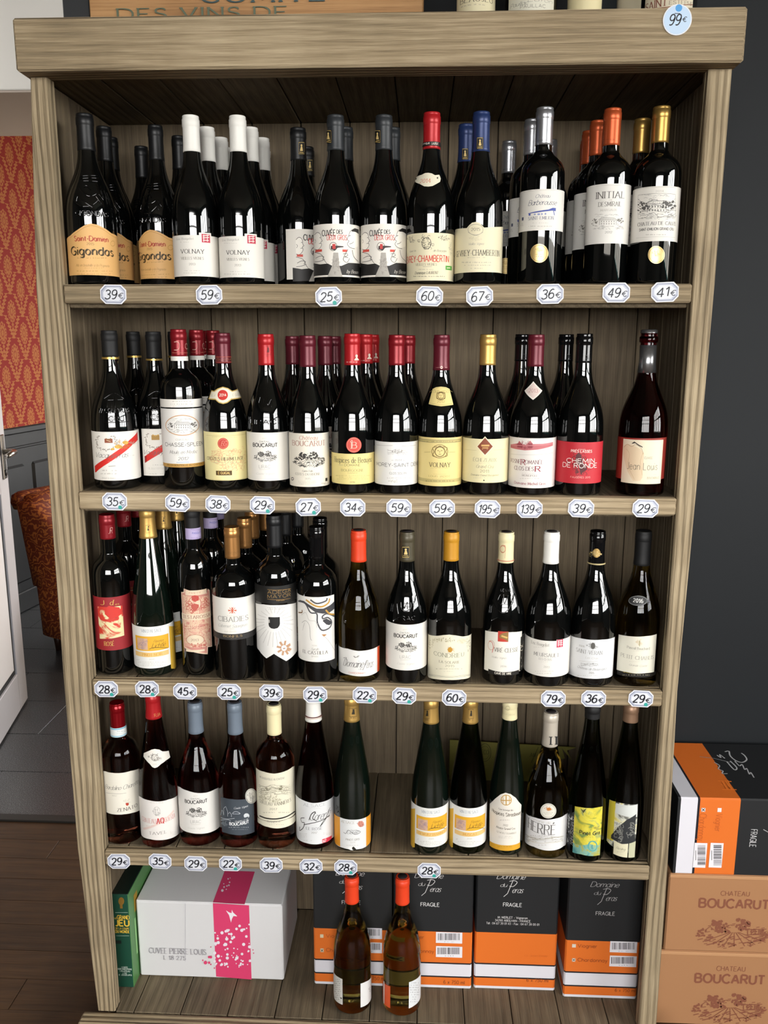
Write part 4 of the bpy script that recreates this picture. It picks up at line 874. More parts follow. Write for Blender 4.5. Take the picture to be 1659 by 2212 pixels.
bottle('rhone','E','burg',1,(243,155,1130),base=(248,1400),top=(255,160),cap=(408,'maroon'),label=[('L',90,396,928,1346,'#dcd5c6'), ('t','Château',162,948,302,976,'#a86a5a','ital'), ('t','BOUCARUT',112,986,362,1026,'#9b6f62','serif'), ('e',115,1062,366,1198,'#2e2c29','oval',4), ('t','Cuvée Folie',186,1214,268,1228,K,'ital'), ('t','COTES DU RHONE',135,1238,325,1256,'#7d7668','serif'), ('g',150,1262,300,1270,1,LG), ('t','2015',208,1275,252,1288,GR,'serif'), ('g',150,1296,300,1330,4,GR), ('o',112,1282,9,10,K,3), ('r',366,1275,382,1300,K), ('e',330,1310,385,1328,GR,'fine',1)],label_txt='maroon capsule bottle with red serif title over vineyard oval above the 27 euro tag')
more('rhone', ['maroon capsule bottle standing back left of the 27 euro one', 'maroon capsule bottle right behind the 27 euro one', 'maroon capsule bottle behind, nearest the scarlet capsules'], [('E',113,155,.21),('E',368,163,.165),('E',438,160,.25)])
bottle('hosp','E','burg',1,(596,166,1210),base=(598,1410),top=(585,145),cap=(395,'red'),cape=[('c',622,322,9,12,'#e0c8b8'), ('f',[(605,352),(622,328),(640,352)],[(605,356),(640,356)],'#e0c8b8'), ('g',522,362,655,378,1,'#e0c8b8')],label=[('L',400,800,1092,1332,'#dccb86'), ('t','Hospices de Beaujeu',452,1122,738,1164,'#4a4430','serif'), ('l',[(485,1180),(520,1180)],2,GR), ('t','DOMAINE',530,1172,652,1190,'#5f573c','sans'), ('g',540,1198,640,1208,1,GR), ('t','BOURGOGNE',506,1213,678,1232,'#8a7f52','serif'), ('t','GAMAY',555,1238,630,1248,'#8a7f52','serif'), ('g',450,1256,740,1295,3,'#a3965e'), ('t','2016',572,1308,612,1320,'#6b6140','serif')],
    medal=[('c',603,1022,60,61,'#c8483c'), ('o',603,1022,52,53,'#e0937f',3), ('t','B',585,1000,625,1048,'#e8b3a2','serif'), ('s',[(575,1000),(590,985),(590,1040),(578,1050)],4,'#e8b3a2')],label_txt='scarlet capsule bottle with round red seal above yellow label, at the 34 euro tag')
more('hosp', ['scarlet capsule bottle second in file at the 34 euro tag', 'scarlet capsule bottle last in file at the 34 euro tag'], [('E',683,150,.16),('E',736,150,.245)])
bottle('morey','E','burg',1,(932,167,1160),base=(930,1410),top=(940,155),cap=(395,'ruby'),label=[('L',700,1130,998,1337,'#dcdad6'), ('e',862,1045,1022,1102,'#8a867f','hills',1), ('e',900,1050,985,1090,'#6f6b64','scrib',1), ('t','2014',922,1132,974,1146,GR,'serif'), ('l',[(895,1140),(912,1140)],2,GR), ('l',[(985,1140),(1000,1140)],2,GR), ('t','MOREY-SAINT DENIS',780,1165,1098,1192,'#4d4b47','sans'), ('g',815,1206,1060,1216,1,LG), ('t','CLOS SOLON',880,1234,1010,1250,'#77746e','sans'), ('g',840,1270,1070,1288,1,LG), ('e',865,1292,975,1318,LG,'fine',1), ('l',[(780,1018),(905,1024)],2,GR), ('l',[(975,1028),(1085,1020)],2,GR)],label_txt='ruby capsule bottle with pale landscape label in the middle of the second shelf')
more('morey', ['ruby capsule bottle tucked behind the pale landscape label one'], [('E',1015,152,.165)])
bottle('jadot','E','burg',1,(1271,169,1150),base=(1268,1416),top=(1288,155),cap=(435,'maroon'),cape=[('g',1228,405,1345,420,1,'#d8a8a0'), ('o',1284,412,8,8,'#e0c0b8',3)],label=[('L',1050,1500,965,1346,'#d9c583'), ('r',1108,982,1436,1006,'#8d8058'), ('r',1112,986,1432,1002,'#b8a86c'), ('g',1115,986,1430,1003,1,'#6e6444'), ('r',1104,1292,1438,1318,'#b8a86c'), ('g',1110,1294,1435,1316,1,'#6e6444'), ('e',1208,1025,1334,1125,'#6b5526','face',1), ('o',1270,1072,62,52,'#7d6634',5), ('l',[(1150,1078),(1200,1076)],3,'#a3905a'), ('l',[(1340,1078),(1390,1076)],3,'#a3905a'), ('t','VOLNAY',1190,1162,1350,1196,'#5f5230','serif'), ('g',1185,1200,1352,1210,1,'#8a7c4e'), ('t','LOUIS JADOT',1185,1262,1350,1276,'#a08f58','serif'), ('g',1190,1282,1345,1290,1,'#a08f58'), ('g',1210,1246,1330,1256,1,'#a08f58')],
    neck=[('f',[(1183,600),(1200,588),(1240,568),(1280,563),(1320,568),(1355,585),(1375,598)],[(1183,700),(1280,718),(1376,705)],'#d9c583'), ('s',[(1190,605),(1240,577),(1280,572),(1320,577),(1370,605)],2.5,'#a08f58'), ('l',[(1192,692),(1280,708),(1368,697)],2.5,'#a08f58'), ('t','LOUIS JADOT',1212,592,1350,612,'#8a7a44','serif'), ('e',1242,602,1316,668,'#5f4a20','face',1), ('o',1279,636,34,31,'#6b5526',4), ('t','2012',1250,672,1308,690,'#8a7a44','serif')],label_txt='bottle with mask medallion on yellow label and arched collar label, second shelf')
bottle('echez','F','burg',1,(155,162,1050),base=(152,1297),top=(195,140),cap=(362,'bgold'),cape=[('t','D',165,324,176,338,'#7a5a1c','serif'), ('g',182,326,230,338,1,'#9a7428')],label=[('L',-80,330,892,1206,'#dcd2a8'), ('l',[(10,965),(95,972)],2,'#bfb58a'), ('l',[(215,970),(300,965)],2,'#bfb58a'), ('f',[(94,945),(155,872),(217,945)],[(94,945),(155,1015),(217,945)],'#e2d8b8'), ('f',[(101,945),(155,882),(210,945)],[(101,945),(155,1005),(210,945)],'#7d3a1c'), ('l',[(128,938),(186,938)],12,'#c9a060'), ('l',[(135,955),(178,955)],9,'#b98a4c'), ('g',130,958,180,972,1,'#d9b878'), ('t','ÉCHEZEAUX',72,1030,235,1054,'#a39c80','serif'), ('g',80,1060,220,1070,1,LG), ('t','Grand Cru',92,1078,212,1100,'#a39c80','ital'), ('t','2011',120,1112,182,1132,'#8a846c','serif'), ('t','Domaine Daniel Bocquenet',55,1145,250,1158,'#8a846c','ital'), ('g',70,1164,235,1176,1,LG), ('c',147,1188,5,5,K)],label_txt='bright gold capsule bottle with brown diamond on cream label above the 195 euro tag')
bottle('clos','F','burg',1,(481,166,1060),base=(475,1303),top=(515,140),cap=(372,'maroon'),label=[('L',250,700,888,1247,'#dcd5cf'), ('f',[(330,932),(380,925),(392,905),(410,930),(440,935),(470,905),(490,930),(560,928),(632,915)],[(330,955),(430,975),(520,970),(632,940)],'#b5656a'), ('e',370,905,500,970,'#8f3a44','scrib',1), ('r',378,925,408,955,'#8f3a44'), ('r',455,925,485,960,'#8f3a44'), ('l',[(335,935),(630,925)],4,'#c9878a'), ('l',[(332,1000),(630,992)],1.5,LG), ('t','VOSNE ROMANÉE',330,1045,560,1072,'#7c5a5c','serif'), ('t','R',404,1040,434,1078,'#8a2030','serif'), ('t','CLOS DES',358,1092,494,1120,'#6b4a4e','serif'), ('t','R',506,1090,540,1126,'#8a2030','boldserif'), ('g',400,1135,520,1145,1,LG), ('t','MONOPOLE',412,1150,522,1164,'#8a8078','serif'), ('g',380,1170,560,1185,1,LG), ('t','Domaine Michel Gros',358,1206,578,1224,'#8a3040','serif')],
    neck=[('f',[(428,545),(492,478),(557,545)],[(428,545),(490,612),(557,545)],'#d8d0c6'), ('f',[(438,545),(492,490),(547,545)],[(438,545),(490,601),(547,545)],'#cdb9b2'), ('t','2013',460,532,524,558,'#8a5550','serif')],label_txt='maroon capsule bottle with a diamond vintage sticker on its shoulder at the 139 euro tag')
bottle('ronde','F','burg',1,(820,161,1060),base=(815,1302),top=(865,135),cap=(345,'gloss'),cape=cap_figure(868,290,892,330,'#4a4a4c'),label=[('L',640,1010,914,1211,'#b4232e'), ('e',745,980,905,1165,'#5a1a20','scrib',1), ('e',770,990,880,1150,'#4a1a1e','scrib',2), ('f',[(800,1010),(820,985),(835,1000),(850,1060),(880,1100)],[(800,1040),(820,1080),(835,1150),(850,1130),(880,1110)],'#4f1a1e'), ('t','DOMAINE',818,962,868,970,'#d8b0a8','sans'), ('t','PRÉS LASSES',766,970,914,988,'#e0c0b8','bold'), ('t','CHEMIN',735,1032,932,1062,'#e8dcd4','sans'), ('t','DE RONDE',708,1066,948,1098,'#e8dcd4','sans'), ('t','FAUGÈRES 2015',762,1160,902,1172,'#e0b0a8','sans')],label_txt='black capsule bottle with bright red label above the second shelf 39 euro tag')
more('ronde', ['black capsule bottle peeping out left behind the bright red label'], [('F',735,132,.155)])
more('ronde', ['black topped bottle half hidden behind the diamond sticker one'], [('F',437,128,.16)])
rr = bottle('jean','F','burg',1,(1276,168,1060),base=(1255,1305),top=(1322,125),glass='pink',label=[('f',[(1090,866),(1460,875)],[(1090,1158),(1460,1165)],'#8c2a20'), ('L',1142,1425,898,1213,'#dcd0b6'), ('f',[(1150,940),(1180,925),(1220,935),(1270,960),(1298,990)],[(1150,1000),(1180,1120),(1220,1190),(1270,1190),(1298,1150)],'#d6c0a0'), ('s',[(1155,950),(1180,928),(1210,945),(1240,930),(1280,960),(1292,1000)],3,'#a89070'), ('f',[(1212,920),(1230,908),(1260,930),(1288,945)],[(1212,925),(1235,920),(1262,940),(1288,952)],'#2c2622'), ('s',[(1170,960),(1195,1000),(1185,1080),(1230,1180)],2,'#b89c78'), ('s',[(1290,990),(1272,1060),(1285,1150)],2,'#b89c78'), ('t','CUVEE',1300,1018,1358,1034,'#8a8270','sans'), ('t','Jean Louis',1178,1062,1392,1112,'#5a5548','light'), ('t','BOUCABEILLE',1320,1162,1402,1176,'#8a8270','sans'), ('g',1365,1142,1385,1150,1,GR)],label_txt='dark rose bottle with silver foil neck and crown cap, right end of the second shelf')
def crown(root, sh):
    H = sh.H; m = MB(); vs = []; n = 42
    for (z, r0, amp) in ((H-.0015, .0150, .0012), (H+.0035, .0142, 0), (H+.0048, .012, 0), (H+.005, .004, 0)):
        for k in range(n): a = 2*math.pi*k/n; r = r0+amp*math.sin(21*a); vs.append((r*math.sin(a), -r*math.cos(a), z))
    fs = [(i*n+k, i*n+(k+1) % n, (i+1)*n+(k+1) % n, (i+1)*n+k) for i in range(3) for k in range(n)] + [tuple(3*n+k for k in range(n))]
    m.add(vs, fs, foil('foil'), True); m.build('crown_cap', root)
    MB().lathe([(sh.r(H-.07)+.0007, H-.07), (sh.r(H-.05)+.0007, H-.05), (sh.r(H-.02)+.0007, H-.022)], foil('foil'), 32).build('foil_neck', root)
    MB().lathe([(.0148, H-.018), (.0162, H-.016), (.0162, H-.009), (.0148, H-.007)], GLASS['pink'], 32).build('glass_ring', root)
crown(rr, BOT['jean'][1])

# ---- third shelf
def abstract(name, sc, stops, seed):
    w = NT(name); co = w.n('ShaderNodeTexCoord').outputs['Object']; mp = w.n('ShaderNodeMapping', {'Vector': co, 'Location': (seed, seed*.7, seed*.3)}).outputs[0]
    n = w.n('ShaderNodeTexNoise', {'Vector': mp, 'Scale': sc, 'Detail': 4., 'Distortion': 1.6}).outputs['Fac']
    w.link(w.ramp(n, stops), 'Base Color'); w.b.inputs['Roughness'].default_value = .5
abstract('painted red abstract', 26., [(.36,'#d9cf9a'),(.47,'#d8cba0'),(.53,'#c23a2a'),(.60,'#c4352a'),(.66,'#2d4038')], 3.1)
abstract('painted yellow abstract', 30., [(.33,'#6f8a4a'),(.45,'#cdbf3c'),(.56,'#d8cc4c'),(.68,'#8a9a6a')], 1.7)
abstract('painted teal abstract', 40., [(.35,'#4f8a8a'),(.5,'#7fb0a0'),(.62,'#a8a44c')], 2.2)
abstract('painted grey abstract', 30., [(.36,'#1d1f22'),(.46,'#54544e'),(.54,'#c9c9bd'),(.62,'#d6d0a0'),(.70,'#c9b93c')], 5.3)
abstract('pink engraving', 90., [(.40,'#d2a08c'),(.5,'#dcc2a4'),(.6,'#c98a7c')], 1.1)
bottle('redlab','G','bord',2,(237,138,930),base=(252,1327),cap=(270,'ruby',222),H=.312,cape=[('t','JR',192,180,222,225,'#d8a8a0','script')],label=[('L',96,374,720,1135,'#8e2026'), ('t','J',132,745,160,780,'#c9a858','serif'), ('t','d',205,745,228,782,'#c9a858','ital'), ('t','es',250,765,278,782,'#c9a858','serif'), ('f',[(112,790),(312,782)],[(124,1042),(318,1018)],'m:painted red abstract'), ('f',[(165,810),(200,788),(280,800),(300,840)],[(165,850),(215,895),(270,870),(300,850)],'#c5342a'), ('t','ROSÉ',165,1068,240,1100,'#c9a858','serif')],label_txt='ruby capsule bottle with red label round an abstract painting, left end of the third shelf')
more('redlab', ['ruby capsule bottle behind the abstract painting label', 'dark bottle third back behind the abstract painting label'], [('G',318,130,.165),('G',425,130,.26)])
def alsa(cx, x0, x1, yt, yb, variety, lw, seed, flip=False):
    w = x1-x0; h = yb-yt; X = lambda f: x0+w*f; Y = lambda f: yt+h*f
    gold = [('f',[(X(.86),Y(-.01)),(X(1.2),Y(-.03))],[(X(.86),Y(1)),(X(1.2),Y(1))],'#cfa63a')] if not flip else [('f',[(X(-.2),Y(-.0)),(X(.10),Y(.0))],[(X(-.2),Y(1)),(X(.10),Y(1))],'#cfa63a')]
    o = 0 if not flip else .12
    return [('L',x0-20,x1+20,yt,yb,'#dcdcd8')]+gold+[('t',"VIN D'ALSACE",X(.16+o),Y(.07),X(.68+o),Y(.14),'#9098a0','serif'), ('g',X(.2+o),Y(.16),X(.64+o),Y(.19),1,LG), ('r',X(.02+o),Y(.235),X(.86+o*.95),Y(.585),'#d9a32a'), ('r',X(.06+o),Y(.28),X(.31+o),Y(.55),'#c9a58c'), ('e',X(.06+o),Y(.27),X(.32+o),Y(.56),'#7d6f8f','fine',seed),
        ('t','Florence',X(.47+o),Y(.31),X(.72+o),Y(.37),'#5a4a1c','script'), ('t','Lichtlé',X(.42+o),Y(.39),X(.76+o),Y(.50),'#4a3c16','script'), ('s',[(X(.36+o),Y(.54)),(X(.5+o),Y(.5)),(X(.84+o),Y(.51))],h*.012,'#5a4a1c'), ('r',X(.02+o),Y(.62),X(.86+o*.95),Y(.73),'#dcb877'), ('t',variety,X(.44+o-lw/2),Y(.645),X(.44+o+lw/2),Y(.705),'#c98f2c','serif'), ('t','2015',X(.36+o),Y(.765),X(.50+o),Y(.80),LG,'serif'), ('g',X(.05+o),Y(.83),X(.82+o*.95),Y(.95),3,LG), ('g',X(.04+o),Y(.77),X(.12+o),Y(.81),1,GR)]
bottle('pnoir','G','alsa',2,(555,156,1110),base=(545,1342),cap=(265,'bgold',535),H=.327,cape=cap_figure(488,160,522,215),label=alsa(555,405,708,950,1275,'PINOT NOIR',.5,4),glass='green',label_txt='gold capsule flute bottle with yellow banner label near the left end of the third shelf')
more('pnoir', ['gold capsule flute bottle second back in the third shelf file', 'gold capsule flute bottle last back in the third shelf file'], [('G',622,120,.135),('G',728,120,.215)])
TES = '#c4867a'
bottle('testa','G','bord',2,(883,124,910),base=(890,1337),cap=(265,'matte',897),H=.328,cape=[('L',800,1000,182,268,'#a99cc0'), ('l',[(838,192),(958,192)],3,'#7d6a9a'), ('l',[(838,258),(958,258)],3,'#7d6a9a'), ('t','PASQUO NA',848,208,952,222,'#4a58a0','bold'), ('t','N 1564',880,240,950,252,'#5a4a7a','sans')],
    label=[('f',[(763,680),(783,680),(784,653),(968,655),(969,685),(1000,687)],[(763,1105),(786,1112),(788,1155),(968,1165),(970,1110),(1002,1105)],'#dcc0a8'), ('f',[(769,690),(789,688),(790,660),(962,662),(963,692),(994,694)],[(769,1098),(792,1104),(794,1146),(962,1156),(964,1102),(996,1098)],TES), ('f',[(774,700),(988,702)],[(774,1090),(990,1094)],'m:pink engraving'), ('r',795,668,960,706,'#dcc6ac'), ('t','PASETTI',825,682,912,694,'#a8604e','serif'), ('c',868,770,52,60,'#dcc2a8'), ('o',868,770,48,56,'#b5564a',5), ('f',[(838,715),(868,705),(905,715)],[(845,745),(868,755),(900,745)],'#b5443c'), ('f',[(835,780),(868,770),(905,780)],[(840,800),(868,835),(900,800)],'#b5564a'), ('e',780,705,985,850,'#b5564a','scrib',2),
        ('r',770,852,992,900,'#dccab0'), ('t','TESTAROSSA',778,864,984,888,'#8a4a40','serif'), ('g',805,942,950,974,2,'#9a5a4e'), ('g',805,978,950,990,1,'#b07a6c'), ('e',930,910,990,1010,'#b5564a','scrib',3), ('e',772,920,810,1010,'#b5564a','scrib',4), ('c',872,1052,66,38,'#dccab0'), ('o',872,1052,68,40,'#a8604e',3), ('t','2013',840,1046,898,1064,'#8a6a58','serif'), ('e',800,1075,970,1115,'#b5564a','scrib',5), ('r',803,1132,945,1148,'#dccab0')],label_txt='black capsule bottle with pink ornate label and lilac neck strip above the 45 euro tag')
more('testa', ['lilac strip bottle second back in the 45 euro file', 'lilac strip bottle last back in the 45 euro file'], [('G',988,120,.15),('G',1042,105,.235)])
bottle('ciba','G','bord',2,(1178,163,870),base=(1188,1387),top=(1178,182),cap=(430,'copper'),cape=[('t','BONFILS',1128,372,1232,388,'#6b4420','serif'), ('g',1150,392,1215,400,1,'#6b4420')],label=[('L',980,1360,735,1017,WT), ('L',980,1360,1016,1062,'#2b2a2a'), ('t','BONFILS',1092,1026,1236,1042,'#b59a6a','serif'), ('g',1120,1045,1212,1054,1,'#8a7a5a')]+[('f',[(1160-30*math.cos(a)-8*abs(math.sin(a)),832-28*math.sin(a)),(1160,828),(1160+.01,828)],[(1160-30*math.cos(a)-8*abs(math.sin(a)),834-28*math.sin(a)),(1160,836)],'#c0502f') for a in ()]+
    [('f',[(1128,825),(1150,830),(1160,830),(1172,830),(1192,825)],[(1128,838),(1150,834),(1160,834),(1172,834),(1192,838)],'#c0502f'), ('f',[(1152,803),(1160,812),(1168,803)],[(1152,804),(1158,830),(1162,830),(1168,804)],'#c0502f'), ('f',[(1152,858),(1158,834),(1162,834),(1168,858)],[(1152,859),(1160,850),(1168,859)],'#c0502f'), ('l',[(1138,810),(1182,854)],4,'#c0502f'), ('l',[(1182,810),(1138,854)],4,'#c0502f'),
     ('g',1100,868,1215,880,1,LG), ('t','CIBADIES',1052,882,1282,920,'#8a8882','serif'), ('t','Cabernet Sauvignon',1052,942,1270,966,'#9a9892','script'), ('t','2015',1140,972,1176,980,LG,'serif'), ('t','Jean Bonfils',1095,990,1190,1002,LG,'script')],label_txt='copper capsule bottle with small red star on white label, third shelf')
more('ciba', ['copper capsule bottle second in the third shelf file', 'copper capsule bottle third in the third shelf file', 'copper capsule bottle last in the third shelf file'], [('G',1238,115),('G',1292,75,.17),('G',1360,60,.235)])
rays = [('l',[(1480+75*math.cos(a),925+75*math.sin(a)),(1480+150*math.cos(a),925+(190 if math.sin(a)>0 else 120)*math.sin(a))],2.2,'#a5a29c') for a in [i*math.pi/12-.2 for i in range(0,26)]]
bottle('adega','G','bord',2,(1500,156,900),base=(1495,1390),top=(1500,88),cap=(345,'black'),cape=[('l',[(1545,200),(1545,300)],5,'#8a8c8e')],label=[('f',[(1325,768),(1400,782),(1500,788),(1600,780),(1675,762)],[(1325,1110),(1365,1140),(1422,1204),(1480,1168),(1575,1225),(1648,1160),(1675,1130)],'#dedcd8')]+rays+[('L',1330,1670,640,778,'#12110f'), ('l',[(1430,665),(1610,658)],3,'#8a6a38'), ('t','ADEGA',1430,672,1608,698,'#a8864c','light'), ('t','MAYOR',1430,706,1606,732,'#a8864c','light'), ('l',[(1430,740),(1606,734)],3,'#8a6a38'), ('t','PORTUGAL',1500,746,1562,755,'#a8864c','sans'), ('g',1425,800,1570,824,2,GR), ('f',[(1438,880),(1526,880)],[(1438,935),(1444,955),(1458,968),(1482,973),(1508,966),(1520,952),(1526,935)],'#141312'), ('r',1440,900,1448,925,'#b9b6b0')]+
    [('f',[(1557-2,1124-12),(1557+34*math.cos(a+.25),1122+34*math.sin(a+.25)),(1557+58*math.cos(a),1122+58*math.sin(a))][::1],[(1557-2,1124+12),(1557+34*math.cos(a-.25),1122+34*math.sin(a-.25)),(1557+58*math.cos(a),1122+58*math.sin(a))],'#b08a6c') for a in (-.4,.1,.5)]+[('l',[(1557,1122),(1557+56*math.cos(a),1122+58*math.sin(a))],15,'#b08a6c') for a in [i*math.pi/4+.2 for i in range(8)]]+[('c',1557,1122,22,24,'#dedcd8'), ('o',1557,1122,23,25,'#a5744c',3), ('t','+',1546,1112,1568,1134,'#8a5a3c','bold')],label_txt='black capsule bottle with dark shield on pointed white label, third shelf')
more('adega', ['black bottle second in the file behind the pointed white label', 'black bottle third in the file behind the pointed white label'], [('H',80,20,.14),('H',140,20,.21)])
bottle('cast','H','bord',2,(309,156,920),base=(310,1347),top=(318,118),cap=(375,'gloss'),label=[('L',140,438,670,1180,'#dedbd5'), ('f',[(165,690),(200,700),(250,735),(300,760),(350,760),(400,735),(438,700)],[(165,700),(200,715),(250,760),(290,790),(350,800),(400,790),(438,760)],'#3c3c40'), ('s',[(155,700),(210,720),(250,790),(300,800),(305,870),(340,930),(400,910),(415,860),(385,830),(350,840),(345,820),(380,800),(438,820)],11,'#4a4a4e'), ('s',[(250,690),(300,720),(370,700),(380,676)],12,'#4a4a4e'), ('s',[(215,690),(280,735),(340,745),(390,715),(400,680)],13,'#b58a3c'), ('s',[(370,770),(400,800),(438,805)],12,'#b58a3c'), ('s',[(330,850),(335,890),(370,905),(395,880)],10,'#dedbd5'), ('f',[(348,850),(375,838),(398,850),(420,865)],[(348,860),(375,885),(398,890),(420,870)],'#3a3a3e'), ('s',[(158,790),(185,790),(185,770)],9,'#6b4a20'), ('s',[(185,870),(215,855),(245,900),(250,990),(262,1010)],3,'#8a8884'), ('s',[(345,965),(390,1010),(438,1085)],2.5,'#9a9894'), ('f',[(340,962),(375,962)],[(340,966),(355,980),(375,966)],'#a8743c'), ('s',[(180,810),(215,790),(240,850),(290,860),(300,910)],2.5,'#a5a29c'), ('s',[(195,905),(205,870),(190,930)],2.5,'#a5a29c'),
    ('t','2016',262,1046,302,1056,LG,'serif'), ('t','Syrah',255,1068,312,1088,'#77746e','script'), ('t','EL CASTILLA',194,1096,384,1120,'#55524c','serif'), ('t','SPAIN',258,1132,310,1142,GR,'sans')],label_txt='black topped bottle with swirled black and gold label at the third shelf 29 euro tag')
more('cast', ['black glossy bottle directly behind the swirled label one'], [('H',320,32)])
bottle('peras','H','burg',2,(627,159,1120),base=(622,1337),top=(630,138),cap=(388,'fire'),captop=True,glass='olive',label=[('f',[(440,1020),(468,1034),(540,1060),(620,1078),(700,1070),(770,1042),(800,1030)],[(440,1190),(470,1225),(540,1262),(620,1276),(700,1272),(770,1240),(800,1215)],'#dcdad6'), ('f',[(768,1044),(800,1030)],[(768,1242),(800,1215)],'#e0582c'), ('s',[(582,1118),(600,1128),(628,1115)],5,'#77746e'), ('l',[(592,1115),(595,1132)],3,'#77746e'), ('l',[(615,1115),(618,1130)],3,'#77746e'), ('t','Domaine',505,1150,655,1205,'#3c3a38','script'), ('t','du',622,1210,652,1225,'#3c3a38','script'), ('t','Peras',662,1150,730,1210,'#3c3a38','script'), ('l',[(690,1150),(655,1228)],3,'#3c3a38'), ('l',[(505,1132),(530,1128),(522,1195)],3,'#3c3a38'), ('t','CHARDONNAY',545,1246,676,1258,'#c9704a','sans')],label_txt='orange red capsule olive glass bottle with white scripted label above the 22 euro tag')
lem3 = [('embl', [(992,430),(992,560)], .0018), ('embl', [(960,690),(965,740),(1000,760),(1035,735),(1035,690)], .0018), ('embl', [(985,690),(985,740),(1010,690),(1010,745)], .002), ('embl', [(930,700),(940,780)], .0014), ('embl', [(1060,680),(1055,760)], .0014), ('emb','LIRAC',925,800,1070,830)]
bottle('lirac3','H','burg',2,(1002,159,1030),base=(1003,1334),top=(1005,142),cap=(378,'olive'),captop=True,cape=cap_badge(968,255,1028,342),label=[('L',820,1190,866,1222,WT)]+bouc(998-1437,1035-1010,1.05),emb=lem3,label_txt='olive brown capsule bottle with oval vineyard label on the third shelf')
bottle('condr','H','burg',2,(1336,166,1110),base=(1332,1338),top=(1340,142),cap=(372,'mustard'),captop=True,label=[('f',[(1150,925),(1175,938),(1240,950),(1290,944),(1336,940),(1385,946),(1440,955),(1500,940),(1520,930)],[(1150,1262),(1175,1275),(1240,1288),(1336,1293),(1430,1288),(1500,1275),(1520,1265)],'#dbd5be'), ('e',1225,962,1400,1000,'#a39a78','scrib',1), ('e',1172,960,1215,1060,'#a39a78','scrib',2), ('e',1465,960,1500,1080,'#6b6650','scrib',3), ('e',1195,965,1290,1000,'#b8ae8a','fine',3), ('e',1390,965,1480,1010,'#b8ae8a','fine',4), ('c',1342,1058,18,20,'#b8862c'), ('e',1310,1030,1375,1088,'#b8862c','scrib',5), ('t','CONDRIEU',1218,1088,1448,1118,'#8a8a74','serif'), ('t','LA SOLARIE',1258,1148,1415,1166,'#77735f','serif'), ('t','2015',1305,1176,1375,1192,'#77735f','serif'), ('g',1210,1200,1460,1214,1,'#77735f'), ('g',1270,1220,1400,1232,1,LG), ('s',[(1178,1248),(1336,1266),(1498,1248)],2,GR), ('s',[(1178,1256),(1336,1274),(1498,1256)],2,GR)],label_txt='mustard capsule bottle with cream vine bordered label on the third shelf')
bottle('vire','I','burg',2,(300,153,1030),base=(298,1282),top=(305,138),cap=(370,'cream'),captop=True,cape=[('s',[(290,240),(308,235),(322,250),(316,330)],4,'#b8584a'), ('o',302,262,18,26,'#c08a6a',3), ('L',220,400,348,354,'#c0705a')],label=[('f',[(162,866),(230,880),(300,884),(370,882),(443,874)],[(162,1160),(230,1180),(300,1188),(400,1178),(443,1165)],'#dfdbd0'), ('f',[(424,925),(455,900)],[(424,1172),(455,1150)],'#15130f'), ('f',[(192,1155),(300,1182),(420,1162)],[(192,1190),(300,1205),(424,1190)],'#1a1714'), ('v','DOMAINE',432,965,446,1140,'#b8b0a0','sans'), ('r',264,878,342,955,'#b8382a'), ('f',[(275,905),(300,890),(342,880)],[(275,925),(310,935),(342,955)],'#8a6a3a'), ('l',[(290,910),(335,925)],12,'#c9a860'), ('o',215,980,24,35,'#c08a6a',2.5), ('s',[(200,950),(222,960),(230,1000),(222,1035)],4,'#c03a2c'), ('t','VIRÉ-CLESSÉ',238,1005,412,1034,'#5a564c','serif'), ('t','Vieilles Vignes',218,1066,325,1080,GR,'script'), ('t','2016',283,1132,328,1144,GR,'serif'), ('t','CAVE DE VIRE',240,1186,362,1200,'#d8d2c4','bold')],
    emb=[('embl', [(265,640),(285,600),(300,640),(285,680),(262,650)], .002), ('embl', [(305,600),(312,670),(340,605)], .002), ('embl', [(225,640),(250,700),(300,740),(350,700),(380,600)], .0014), ('emb','DE VIRE',285,560,360,580)],label_txt='cream capsule bottle with small red square over red letter, third shelf')
bottle('meur','I','burg',2,(631,166,1070),base=(625,1297),top=(660,136),cap=(375,'white'),captop=True,label=[('L',440,820,948,1217,WT), ('f',[(702,940),(768,930),(830,900)],[(702,1000),(768,1000),(830,1000)],WT), ('t','Eric Boigelot',518,962,650,984,GR,'serif'), ('g',530,990,640,1000,1,LG), ('r',706,938,752,996,'#c03a58')]+[('l',[(712,950+k*14),(748,946+k*14)],5,WT) for k in range(3)]+[('l',[(720,944),(718,990)],4,WT),('l',[(738,940),(738,990)],4,WT),('t','MEURSAULT',538,1042,722,1068,'#8a8782','serif'), ('t','LES CLOUS',575,1078,668,1094,'#9a9792','serif'), ('g',560,1100,660,1108,1,LG), ('t','2013',610,1136,652,1150,LG,'serif'), ('g',545,1168,690,1180,1,LG), ('g',530,1184,700,1198,1,LG)],label_txt='white capsule bottle with small red square logo above the 79 euro tag')
